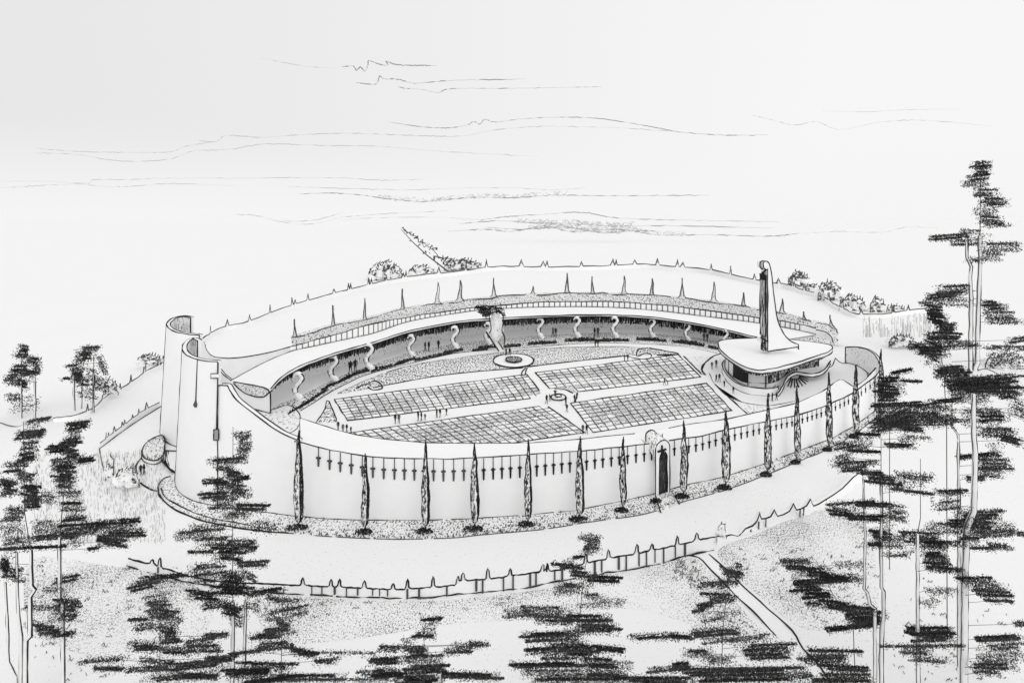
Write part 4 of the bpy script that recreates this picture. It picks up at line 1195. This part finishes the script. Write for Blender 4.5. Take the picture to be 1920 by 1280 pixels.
pine('short pine at the bottom edge below the middle of the garden wall', 795, 27,
  [(5, [(795, 1175), (795, 1300), (795, 1440)], 1.4)],
  [(790,1161,830,1160,6,3),(775,1190,822,1192,10,2),(710,1214,750,1215,9,2.2),(750,1215,800,1215,10,1.2),(765,1222,800,1222,14,1.8),(833,1222,885,1219,8,2.2),(850,1210,915,1208,8,1.5),(880,1206,915,1208,5,2.5),(692,1240,745,1238,14,2),(750,1235,830,1233,12,1.6),(760,1255,835,1253,16,2.5),(670,1262,720,1260,10,1.2),(700,1262,760,1262,14,2.4),(830,1265,935,1270,10,2),(660,1275,740,1275,8,1.4),(740,1275,830,1275,16,2.8),(830,1262,935,1268,8,1.5)])
pine('tall pine rising over the garden wall at the bottom centre', 1085, 29,
  [(6, [(1108, 1010), (1098, 1060), (1088, 1140), (1080, 1250), (1080, 1370)], 1.6)],
  [(1087,1006,1127,1005,8,1.2),(1095,1018,1125,1015,14,1.2),(1092,1032,1127,1030,10,1.3),(1075,1045,1095,1042,5,2.5),(1033,1057,1075,1060,6,2.8),(1050,1062,1095,1065,6,2.2),(1070,1075,1105,1078,12,2.4),(1100,1083,1165,1087,12,3),(1040,1105,1090,1103,14,1.4),(1050,1095,1080,1097,8,1.2),(1097,1117,1130,1117,10,1.2),(1125,1130,1170,1128,12,.7),(1080,1135,1125,1133,6,.7),
(948,1150,1000,1148,14,1.2),(980,1145,1070,1148,18,1.2),(1000,1160,1070,1165,14,1.4),(1060,1158,1145,1160,12,3),(1080,1175,1163,1180,14,2.4),(978,1191,1065,1189,9,3),(985,1201,1040,1200,7,2.2),(1030,1195,1080,1195,14,1.2),(1060,1185,1120,1182,10,1.6),(1030,1210,1110,1212,12,1.4),(985,1220,1050,1218,10,2.6),(1050,1218,1125,1222,14,2.6),(1110,1212,1175,1220,9,2.8),(1012,1230,1100,1232,10,1.3),(957,1247,1090,1247,9,3),(1090,1240,1155,1245,18,2.4),(1150,1245,1190,1247,12,.8),(975,1260,1080,1262,12,1.4),(1085,1260,1180,1265,10,2.6),(1010,1272,1190,1275,14,2.2)])
pine('pine whose sprays cross the left side of the straight path', 1360, 28,
  [(5, [(1368, 1070), (1355, 1180), (1350, 1400)], 1.4)],
  [(1295,1097,1385,1092,9,1.8),(1380,1058,1390,1062,10,1),(1350,1062,1385,1078,6,2.5),(1360,1075,1392,1078,14,1.8),(1312,1112,1370,1116,7,2),(1330,1125,1380,1122,8,2.2),(1310,1137,1340,1132,10,2.4),(1298,1146,1320,1142,6,2.6),(1315,1165,1355,1158,7,.9),(1340,1150,1390,1150,6,.7),
(1182,1195,1265,1192,8,2.2),(1260,1193,1300,1195,8,2.6),(1290,1188,1385,1182,14,2.4),(1315,1207,1380,1198,6,1),(1370,1200,1450,1190,8,1),(1380,1215,1490,1210,12,1.8),(1280,1225,1335,1222,12,1.8),(1315,1238,1375,1235,12,1.6),(1400,1228,1480,1228,14,2.4),(1260,1248,1293,1246,12,2.4),(1215,1258,1293,1252,8,2),(1290,1265,1520,1265,24,2.8),(1180,1275,1300,1278,14,2.6)])
pine('pine whose low sprays cover the lower end of the straight path', 1560, 27,
  [(4, [(1572, 1215), (1570, 1300), (1570, 1440)], 1.4)],
  [(1515,1218,1618,1222,7,2.6),(1500,1235,1590,1235,14,2),(1535,1248,1632,1255,9,2.8),(1540,1265,1630,1265,7,2),(1520,1275,1640,1275,10,2)])
pine('leaning dark pine right of the straight path with sprays stepping down to the right', 1560, 31,
  [(4, [(1530, 1050), (1560, 1110), (1600, 1180), (1605, 1310)], 1.2)],
  [(1465,1052,1517,1051,6,2.8),(1470,1063,1520,1065,8,2.6),(1500,1070,1560,1075,16,2.4),(1540,1080,1610,1085,10,2.4),(1490,1093,1600,1085,10,2.8),(1486,1103,1540,1103,12,3),(1505,1117,1560,1115,12,2.8),(1540,1130,1600,1140,14,2.8),(1580,1140,1640,1145,12,2.8),(1510,1131,1540,1131,5,2.5),(1590,1155,1660,1152,12,2.8),(1550,1180,1640,1172,8,3),(1595,1163,1650,1163,14,2.4),(1560,1060,1625,1058,10,.7)])
VIS = 898; pine('wide dark pine with two thin kinked trunks at the right end of the curved wall', 1652, 30,
  [(7, [(1652, 820), (1652, 908), (1652, 1100), (1656, 1108), (1656, 1153), (1652, 1200), (1652, 1335)], 3.2), (6, [(1618, 890), (1620, 960), (1622, 1000), (1620, 1103), (1626, 1110), (1630, 1132), (1640, 1140), (1640, 1335)], 2.6)],
  [(1558,870,1640,868,8,1.8),(1565,860,1600,858,10,1),(1560,838,1620,832,12,2),(1590,845,1650,848,6,2.8),(1605,813,1650,815,7,3),(1625,800,1720,795,18,1.4),(1640,800,1700,780,24,1.6),(1690,804,1735,806,8,3),(1660,835,1715,836,8,3),(1635,760,1735,758,8,2.5),(1640,770,1790,775,22,1.5),(1650,790,1790,790,20,1.3),(1740,755,1800,750,8,2.8),(1700,820,1745,822,6,1),(1570,880,1625,878,10,2),(1612,885,1655,888,8,2.4),(1625,895,1690,905,16,2.6),(1670,915,1750,928,6,3),(1680,890,1750,896,14,1),(1550,945,1640,940,7,2),(1600,945,1670,948,8,2.8),(1555,957,1600,965,14,2.6),(1590,970,1665,972,10,3),(1660,955,1700,965,26,1.2),(1630,1000,1670,1002,14,2.8),(1640,1015,1700,1015,20,1.2),(1625,1020,1650,1020,8,2.5),(1690,1005,1770,1010,20,1.7),(1720,1020,1775,1022,12,2.6),(1655,1040,1710,1040,8,1)])
VIS = 1000; pine('thin pine with bare straight trunk and low sprays in the right foreground', 1720, 28,
  [(7, [(1726, 860), (1726, 970), (1720, 1003), (1720, 1130), (1721, 1280), (1721, 1400)], 2.8)],
  [(1725,1040,1775,1038,10,2.8),(1735,1052,1780,1055,20,2.4),(1735,1065,1810,1070,8,2.6),(1700,1180,1790,1182,12,2.6),(1713,1195,1790,1195,16,2.8),(1730,1107,1800,1108,10,.9),(1725,1130,1758,1130,12,.8),(1650,1210,1810,1212,6,1.4),(1690,1220,1750,1222,10,1.5),(1710,1235,1780,1240,8,1.5),(1700,1177,1740,1178,5,2)])
VIS = 738; pine('pine with a pale thick trunk nearest the right edge of the foreground', 1806, 30,
  [(14, [(1825, 736), (1825, 820), (1828, 850), (1825, 958), (1812, 990), (1808, 1076), (1807, 1200), (1806, 1280), (1806, 1335)], 3.6)],
  [(1750,923,1812,922,8,3),(1750,950,1800,945,16,1),(1790,968,1875,965,16,2.8),(1780,980,1850,985,14,2.2),(1740,990,1900,990,20,1.2),(1800,1005,1895,1000,14,1.2),(1800,1010,1835,1010,6,2.5),(1820,1027,1862,1029,6,3),(1855,1022,1898,1026,8,2.2),(1760,1020,1815,1018,10,1.2),(1790,1085,1860,1085,8,2.6),(1810,1098,1880,1100,12,1.8),(1830,1110,1900,1115,12,2.2),(1845,1125,1900,1128,6,2),(1832,1198,1920,1195,9,3),(1840,1215,1920,1210,12,1),(1835,1235,1920,1230,14,1.2),(1815,1247,1905,1250,10,2.4),(1825,1260,1880,1262,8,1.8),(1900,1170,1925,1168,8,2),(1905,1000,1925,1000,8,2)])
VIS = 800; pine('broad pine filling the right edge beside the hillock', 1795, 33,
  [(5, [(1785, 700), (1785, 800), (1796, 815), (1797, 900), (1797, 1000), (1797, 1260)], 2.8)],
  [(1780,720,1910,710,18,1.6),(1790,725,1890,722,10,2.8),(1870,742,1912,742,10,2.2),(1780,745,1850,748,14,1),(1840,785,1890,783,12,2.6),(1830,770,1880,772,10,1.2),(1840,810,1900,812,16,1.8),(1880,820,1915,830,14,2),(1795,857,1875,852,8,2.6),(1830,870,1895,872,20,1.8),(1835,885,1880,890,14,1.4),(1808,897,1845,897,8,3),(1895,760,1925,770,30,.8),(1800,780,1840,790,30,.6),(1890,640,1925,635,10,1.8),(1845,650,1925,655,8,1.4),(1790,735,1925,732,12,1.8),(1850,670,1925,680,24,.35)])
pine('dark pointed pine between the chapel and the tall twin-trunked pine', 1755, 36,
  [(4, [(1752, 580), (1760, 640), (1770, 700), (1775, 800), (1776, 1175)], 1.6)],
  [(1737,580,1765,585,18,3),(1742,595,1775,600,18,3),(1755,612,1790,615,16,2.6),(1750,628,1800,632,14,2.4),(1700,650,1830,645,12,2.2),(1715,655,1780,662,14,3),(1740,665,1760,675,10,2.4),(1700,648,1720,650,10,1.2),(1755,692,1800,690,10,2.6),(1750,700,1815,700,16,2.8),(1780,715,1890,720,16,2.6),(1735,630,1760,640,20,1.2),(1790,730,1920,732,12,2)])
pine('small black pine rising behind the right curl of the wall', 1665, 42,
  [(4, [(1668, 700), (1668, 800), (1668, 1065)], 1.6)],
  [(1672,700,1710,693,7,3),(1645,712,1690,712,10,2.4),(1640,730,1685,735,22,2.2),(1650,745,1680,745,14,2.4),(1690,713,1728,715,6,2.4)])
VIS = 442; pine('tallest pine with two bare trunks standing on the hillock at the right', 1824, 95,
  [(9, [(1838, 330), (1838, 400), (1837, 500), (1834, 560), (1832, 620), (1832, 680), (1827, 690)], 4.0), (7, [(1812, 440), (1812, 482), (1820, 500), (1818, 520), (1820, 560), (1819, 690)], 4.0)],
  [(1822,310,1855,308,12,1.6),(1825,322,1858,322,14,1.8),(1815,335,1852,333,10,1.4),(1805,345,1850,345,10,1),(1830,362,1870,362,14,1.2),(1840,378,1888,380,14,1.6),(1825,395,1870,400,12,1),(1835,410,1875,415,14,1.4),(1850,424,1892,422,8,1.2),(1745,447,1815,443,10,1.8),(1785,455,1835,455,10,1.4),(1800,432,1840,436,8,.8),(1835,465,1910,462,16,1.2),(1835,480,1880,484,14,.8),(1810,487,1850,488,10,1),
   (1735,560,1800,555,16,1.4),(1755,545,1820,542,16,1.5),(1750,566,1820,570,12,.8),(1725,570,1750,570,8,1),(1835,568,1870,570,10,2),(1845,577,1890,575,10,1.8),(1842,590,1905,592,14,1),(1850,602,1915,602,10,1.2)], limb=True)
VIS = 1030; pine('leftmost foreground pine, ragged crown against the left edge', 57, 30,
  [(9, [(44, 790), (46, 960), (58, 1032), (59, 1097), (66, 1104), (57, 1118), (57, 1191), (49, 1199), (48, 1280), (48, 1335)], 3.4), (7, [(32, 1036), (33, 1100), (35, 1154), (40, 1191), (40, 1335)], 1.8), (7, [(10, 1090), (14, 1160), (16, 1240), (30, 1268), (32, 1335)], 2.2)],
  [(55,790,92,785,6,3),(25,817,80,812,14,2.8),(60,812,85,812,8,1.2),(40,835,70,835,16,1.2),(35,858,65,855,16,3),(5,870,55,872,8,2),(8,883,40,882,5,2.4),(35,890,65,895,14,1.8),(0,905,30,912,18,2.2),(0,925,25,925,10,1.8),(40,920,75,925,26,2.6),(45,945,75,945,14,2.4),(75,930,105,935,18,1),(10,960,45,958,16,1.6),(0,975,40,973,8,1.4),(0,1000,45,1000,26,.9),(0,1028,125,1025,7,2.8),(10,1015,60,1012,12,.8),(0,1050,10,1060,20,2.4),(0,1075,40,1074,14,2),(15,1085,50,1088,8,.8)])
VIS = 1006; pine('second foreground pine from the left, with a long spray reaching right', 115, 31,
  [(8, [(135, 800), (122, 900), (112, 1008), (112, 1118), (118, 1130), (119, 1280), (119, 1310)], 2.8)],
  [(125,800,165,795,14,2.8),(130,812,150,812,8,1.2),(115,828,155,826,12,2.6),(90,842,140,840,14,2.8),(120,850,145,855,12,2.6),(148,863,175,860,9,3),(98,870,135,868,20,1.2),(100,885,140,888,28,2),(105,905,140,908,16,1.6),(110,925,155,925,10,1),(115,944,152,943,6,2.8),(115,955,160,955,8,1.2),(118,973,165,971,10,2.4),(60,995,105,990,30,.9),(105,995,190,990,20,2),(170,985,255,980,14,2.4),(190,1000,270,1000,14,2.4),(185,1012,240,1020,14,2.4),(165,1028,185,1028,5,3),(65,1008,150,1006,10,2),
  (100,1090,145,1082,12,1.6),(80,1105,120,1105,8,.8),(105,1135,150,1138,26,1.6),(45,1138,100,1140,6,1.6),(110,1155,145,1158,12,1.6),(50,1168,80,1172,8,1.4),(65,1180,110,1182,16,1.8),(90,1188,140,1188,10,2)])
VIS = 715; pine('small distant pine at the far left above the foreground pines', 45, 73,
  [(3, [(40, 665), (40, 783)], 2), (3, [(66, 690), (66, 785)], 2)],
  [(38,652,48,655,14,2),(28,667,50,667,8,1.6),(50,673,72,678,12,2),(25,690,50,690,12,2.6),(20,695,70,700,8,1.6),(45,700,72,700,6,2),(10,706,35,705,8,1.8),(12,715,50,718,10,1.3),(35,715,52,725,14,1.8),(60,680,75,690,18,.8),(15,745,35,745,12,.9),(20,757,70,755,26,.25)], group='distant pines on the left')
VIS = 700; pine('small distant pine left of the rear tower, loosely branched', 158, 75,
  [(3, [(138, 690), (140, 773)], 1.8), (3, [(153, 700), (153, 771)], 1.6), (3, [(176, 665), (175, 767)], 2)],
  [(155,653,185,653,10,1.8),(150,665,175,668,14,1.6),(142,668,160,675,20,.8),(125,686,145,684,6,1.6),(135,695,155,700,14,1.8),(138,705,150,708,16,2),(150,715,165,718,12,1.4),(165,700,185,710,20,.6),(175,715,200,725,22,.8),(145,730,180,735,26,.4),(185,670,195,690,20,.6),(118,709,124,709,6,1.6)], group='distant pines on the left')

# ================================================================== DISTANT SHRUBS AND TREES ON THE SKYLINE
def bush(label, x, y, wpx, hpx, Y, dens=.5, loops=True, name='skyline_shrub', cat='shrub', group='scribbly shrubs on the far skyline'):
    root = thing(name, label, cat, (P(x, y, Y).x, Y, 0), group)
    k = Y / F; m = MB()
    nl = max(2, int(wpx / 14))
    for i in range(nl):
        dx = (i - (nl - 1) / 2) * wpx / nl
        hh = hpx * (1 - .5 * abs(dx) / wpx * 2) * U(.7, 1.05)
        c = P(x + dx, y - hh * .5, Y)
        m.lump(c, wpx / nl * .75 * k, wpx * .35 * k, hh * .5 * k, BUSHM, 12, 7, .25, i + x)
    # scribbled leafy outline
    pts = []
    n = int(wpx / 3.2)
    for i in range(n + 1):
        t = i / n; a = math.pi * (1 - t)
        ex = x + math.cos(a) * wpx * .55; ey = y - hpx * (math.sin(a) ** .7) * (1 + .25 * noise.noise((t * 6, x, 0)))
        pts.append(P(ex, ey + U(-2.5, 2.5), Y - wpx * .2 * k)); pts.append(P(ex + U(1, 3), ey - U(1, 5), Y - wpx * .2 * k)); pts.append(P(ex + U(-1, 2), ey + U(1, 3), Y - wpx * .2 * k))
    m.ink(pts, 1.7, INK2, sub=False, gaps=.3)
    for i in range(int(wpx * hpx * dens * .12)):
        a = U(0, 3.14); r_ = math.sqrt(R())
        c = P(x + math.cos(a) * wpx * .5 * r_, y - math.sin(a) * hpx * .95 * r_, Y - wpx * .25 * k)
        m.fleck(c, 3 * k, INK2, 2.2)
    m.build('crown', root)
    m = MB(); b = P(x, y - 2, Y); m.tube([Vector((b.x, b.y, 0)), b], 1.3 * k, BARK, 5); m.build('trunk', root)
bush('leafy shrub on the skyline left of the leaning bare tree', 722, 527, 58, 36, 225, .5)
bush('small shrub on the skyline directly left of the leaning tree foot', 790, 518, 44, 20, 235, .4)
bush('low shrub on the skyline right of the leaning tree', 868, 506, 62, 20, 262, .6)
bush('dense scratchy shrub on the skyline just right of the bell tower', 1497, 535, 34, 26, 205, 1.1)
bush('small shrub second to the right of the bell tower', 1522, 545, 24, 14, 190, .4)
bush('rounded shrub third to the right of the bell tower', 1556, 562, 40, 34, 172, .7)
bush('open shrub fourth to the right of the bell tower', 1598, 583, 44, 28, 155, .4)
bush('pointed shrub at the low dip of the skyline', 1645, 586, 26, 28, 151, .5)
bush('tiny low shrub right of the pointed one at the skyline dip', 1678, 584, 30, 12, 151, .3)
bush('shrub among the vertical hatching below the skyline dip', 1690, 650, 44, 22, 111, .4)
bush('shrub left of the rear tower with spiky twigs', 279, 682, 40, 18, 96, .6)
bush('faint shrub beside the distant loose pine', 207, 738, 24, 26, 81, .4)
bush('shrub low on the court side of the far left meadow', 238, 912, 40, 36, 54.2, .15, name='meadow_shrub', group='outlined shrubs left of the towers')
bush('slim upright shrub standing alone left of the towers', 206, 900, 14, 48, 55.8, .15, name='meadow_shrub', group='outlined shrubs left of the towers')
bush('narrow shrub between the meadow and the round planter', 252, 905, 12, 36, 55.3, .1, name='meadow_shrub', group='outlined shrubs left of the towers')
bush('leafy shrub right of the tall pine trunks on the hillock', 1885, 690, 70, 28, 98, .5, name='hillock_shrub', group='shrubs on the hillock')

bush('small round bush at the end of the pillared garden wall by the path', 1352, 1006, 15, 26, 45.5, .1, name='meadow_shrub', group='outlined shrubs beside the garden wall')
root = thing('leaning_tree', 'thin leaning tree with ragged leaves on the skyline above the gallery', 'tree', (P(845, 512, 250).x, 250, 0))
m = MB(); q = [P(846, 514, 250), P(826, 498, 250), P(800, 478, 250), P(775, 455, 250), P(752, 430, 250)]
m.tube([Vector((q[0].x, 250, 0))] + q, [.45, .4, .35, .3, .22, .12], INK2, 6); m.ink([P(852, 510, 250), P(830, 492, 250)], 1.4); m.build('trunk', root)
m = MB(); pts = []
for i in range(80):
    t = i / 79; x = 752 + t * 92; y = 428 + t * 72
    pts.append(P(x + U(-4, 15) * (.3 + t * .9), y + U(-10, 5) * (.4 + t * .8), 250 + U(-3, 3)))
m.ink(pts, 1.7, INK2, sub=False, gaps=.35)
for i in range(14):
    t = R(); m.fleck(P(750 + t * 88 + U(-8, 8), 428 + t * 76 + U(-6, 6), 250 + U(-4, 4)), .8, INK2, 2)
m.build('crown', root)

# tree in front of the gallery roof, dark tuft over a pale cascade
root = thing('garden_tree', 'tree breaking through the gallery roof, dark tuft over a pale hanging crown', 'tree', G(925, 650))
m = MB()
for (x0, y0, x1, y1, t_, d_) in ((892, 575, 915, 580, 7, 2.6), (897, 583, 925, 586, 8, 2.4), (905, 590, 918, 592, 6, 2), (912, 576, 945, 583, 8, 1.6), (930, 580, 946, 592, 6, 1)):
    pad(m, x0, y0, x1, y1, t_, d_, 106, .8)
m.lump(P(931, 612, 107), 13 * .107, 1.6, 27 * .107, WALLST, 14, 10, .15, 3.3)
m.ink([P(x, y, 105.2) for x, y in smooth([(917, 588), (918, 600), (921, 615), (918, 625)], .3)], 2); m.ink([P(x, y, 105.2) for x, y in smooth([(922, 586), (935, 584), (943, 592), (943, 605), (941, 620), (946, 632), (945, 648)], .3)], 2.2)
m.build('crown', root)
m = MB(); m.tube([G(932, 650), P(931, 625, 108)], .3, BARK, 6); m.build('trunk', root)
m = MB(); q = [G(913, 628 + 26, .0), G(922, 628 + 26, .0), G(948, 661, .0), G(938, 664, .0)]
a = [P(912, 622, 109), P(919, 620, 109), P(944, 655, 108), P(935, 658, 108)]
for v in a: v.z = max(v.z, .1)
m.face(a, PAPER); m.face([v - Vector((0, 0, .25)) for v in reversed(a)], PAPER); m.strip(a + a[:1], [v - Vector((0, 0, .25)) for v in a + a[:1]], PAPER)
m.ink([a[0], a[3]], 2.4); m.ink([a[1], a[2]], 2.4)
o = m.build('ramp'); o['label'] = 'narrow white ramp slanting from the gallery to the round fountain island'; o['category'] = 'ramp'

# vertical-hatched far grove on the right
m = MB()
for i in range(150):
    x = U(1618, 1745); y0 = interp([(1618, 592), (1680, 590), (1745, 582)], x) + U(0, 34); L_ = U(8, 60) * R()
    b = G(x, 700 - U(0, 40)); 
    Yb = 118 + U(-5, 5)
    z1 = P(x, y0, Yb).z; z0_ = P(x, min(y0 + L_, 632), Yb).z
    m.tube([(P(x, 0, Yb).x, Yb, max(0, z0_)), (P(x, 0, Yb).x, Yb, z1)], .05, FAINT, 3)
m.build('far_grove', kind='stuff', label='faint far grove of thin upright stems below the skyline dip')

# ================================================================== CLOUDS: long thin wisps
wisps = [
 ([(490, 109), (530, 117), (575, 125), (630, 128)], .8, .35), ([(640, 126), (662, 124), (668, 132), (676, 126), (684, 134), (690, 122), (692, 114), (715, 122), (728, 122), (724, 115), (745, 122), (790, 123), (820, 123)], 1.5, .15),
 ([(668, 155), (690, 158), (706, 157), (712, 143), (720, 148), (745, 149), (775, 156), (820, 153), (880, 150), (985, 149)], 1.4, .2), ([(745, 162), (760, 166), (790, 168), (822, 174), (835, 168), (870, 166), (960, 166), (1060, 164), (1130, 163)], 1.1, .5),
 ([(65, 278), (110, 282), (170, 285), (250, 286), (320, 285), (345, 275), (400, 266)], .8, .5), ([(65, 287), (140, 289), (200, 299), (250, 303), (320, 298), (360, 284), (430, 280), (500, 270), (600, 273), (700, 274), (800, 282), (900, 288), (1010, 293)], .9, .4),
 ([(370, 263), (405, 266), (425, 254), (490, 258), (560, 253), (640, 250), (720, 252), (800, 255), (870, 255), (920, 245), (980, 239), (1040, 236)], 1.0, .35),
 ([(730, 229), (790, 238), (840, 240), (875, 235), (888, 228), (900, 233), (909, 224), (930, 229), (980, 223), (1050, 220), (1120, 222), (1200, 234), (1280, 248), (1360, 254), (1440, 253)], 1.1, .35), ([(1020, 238), (1100, 238), (1200, 242), (1300, 250), (1400, 254)], .8, .6),
 ([(1405, 215), (1440, 223), (1490, 235), (1530, 228), (1570, 243), (1620, 235), (1660, 228), (1740, 226), (1860, 237)], .8, .5), ([(1540, 208), (1620, 210), (1700, 206), (1800, 205)], .6, .6),
 ([(0, 340), (90, 340), (165, 344), (175, 337), (230, 337), (330, 334), (450, 334), (550, 333), (650, 334), (720, 338), (800, 336)], .9, .45), ([(0, 352), (60, 349), (140, 345), (200, 350), (250, 349), (330, 344), (440, 349)], .8, .5),
 ([(560, 364), (620, 362), (680, 366), (720, 372), (790, 378), (840, 374), (900, 370), (960, 371), (1040, 366), (1120, 367), (1200, 367), (1330, 366)], 1.2, .3), ([(540, 350), (640, 353), (760, 356), (860, 353), (960, 352), (1030, 356), (1100, 352)], .8, .6),
 ([(440, 402), (480, 404), (520, 413), (580, 414), (620, 405), (645, 397)], .9, .4), ([(500, 412), (560, 420), (600, 418), (640, 408), (700, 402), (780, 398), (840, 395)], .8, .5), ([(640, 412), (720, 408), (830, 407)], .7, .6),
 ([(840, 408), (900, 412), (950, 406), (1020, 402), (1090, 398), (1150, 408), (1240, 412), (1350, 414), (1460, 416)], 1.1, .4), ([(860, 420), (930, 414), (1000, 418), (1080, 420), (1150, 424), (1250, 423), (1450, 428)], 1.2, .4),
 ([(840, 434), (910, 430), (960, 434), (1020, 424), (1070, 434), (1140, 430), (1180, 432), (1240, 441), (1330, 440), (1440, 443), (1500, 437)], 1.3, .35), ([(910, 426), (980, 430), (1060, 426), (1130, 436), (1200, 432), (1230, 434)], 1.2, .4), ([(1500, 438), (1570, 434), (1650, 436), (1700, 426), (1760, 428)], .7, .3)]
for i, (pts, w_, gp_) in enumerate(wisps):
    m = MB(); y_av = sum(p[1] for p in pts) / len(pts)
    Yc = 520 if y_av > 392 else 900
    q = [P(p[0], p[1], Yc) for p in smooth(pts, .25)]
    nq = []
    for a, b in zip(q, q[1:]):
        for j in range(6): nq.append(a.lerp(b, j / 6))
    nq.append(q[-1])
    k_ = Yc / F
    rr_ = []; q2_ = []
    for j, a in enumerate(nq):
        g_ = noise.noise((j * .21, i * 9.1, 0)) + noise.noise((j * .05, i * 5.3, 4)) * .8
        f_ = max(.12, min(1, .75 + g_ * 2.2 - gp_ * .8))
        e_ = min(1, min(j, len(nq) - 1 - j) / 12)
        rr_.append(w_ * .74 * k_ * (.15 + .85 * f_ * e_)); q2_.append(a + Vector((0, 0, noise.noise((j * .6, i * 3.3, 8)) * 1.4 * k_)))
    m.tube(q2_, rr_, PENCIL if w_ > 1 else FAINT, 4)
    if w_ >= 1.2 and y_av > 360:
        for j in range(160):
            a = random.choice(nq[len(nq) // 4: 3 * len(nq) // 4]); kk = Yc / F
            m.tube([a + Vector((U(-20, 20) * kk, U(-5, 5), U(-1, 7) * kk)), a + Vector((U(-12, 24) * kk, U(-5, 5), U(0, 7) * kk))][:2] if R() < .0 else [a + Vector((0, 0, U(-3, 8) * kk)), a + Vector((U(3, 9) * kk, 0, U(-3, 8) * kk))], .35 * kk, FAINT, 3)
    o = m.build('cloud_wisp', group='thin cloud wisps across the sky')
    xa = pts[0][0]; rows = 'top' if y_av < 180 else 'upper' if y_av < 300 else 'middle' if y_av < 390 else 'lowest'
    desc = ['short faint streak leading into the topmost wisp', 'jagged topmost cloud wisp', 'long stepped wisp just under the topmost one', 'faint broken wisp under the stepped one',
            'left end of the upper left cloud, its faint upper line', 'long thin wisp forming the lower line of the upper left cloud', 'long gently arched wisp above the upper left cloud', 'long wisp with two small peaks in the upper middle sky', 'faint wisp just under the twin-peaked one',
            'wavering wisp in the upper right sky', 'faintest short wisp at the upper right', 'long level wisp starting at the left edge', 'fainter level wisp just below it at the left edge', 'grey shaded wisp in the middle sky', 'faint level wisp above the grey shaded one',
            'curved wisp with an upturned right end', 'wisp running right below the upturned one', 'short faint wisp left of the dense bottom cloud', 'top line of the dense bottom cloud', 'second line of the dense bottom cloud', 'lowest dark line of the dense bottom cloud', 'dark core line within the dense bottom cloud', 'faint wisp trailing right from the bottom cloud'][i]
    o['label'] = desc; o['category'] = 'cloud'

for o in bpy.data.objects:
    if '_w' in o: del o['_w']
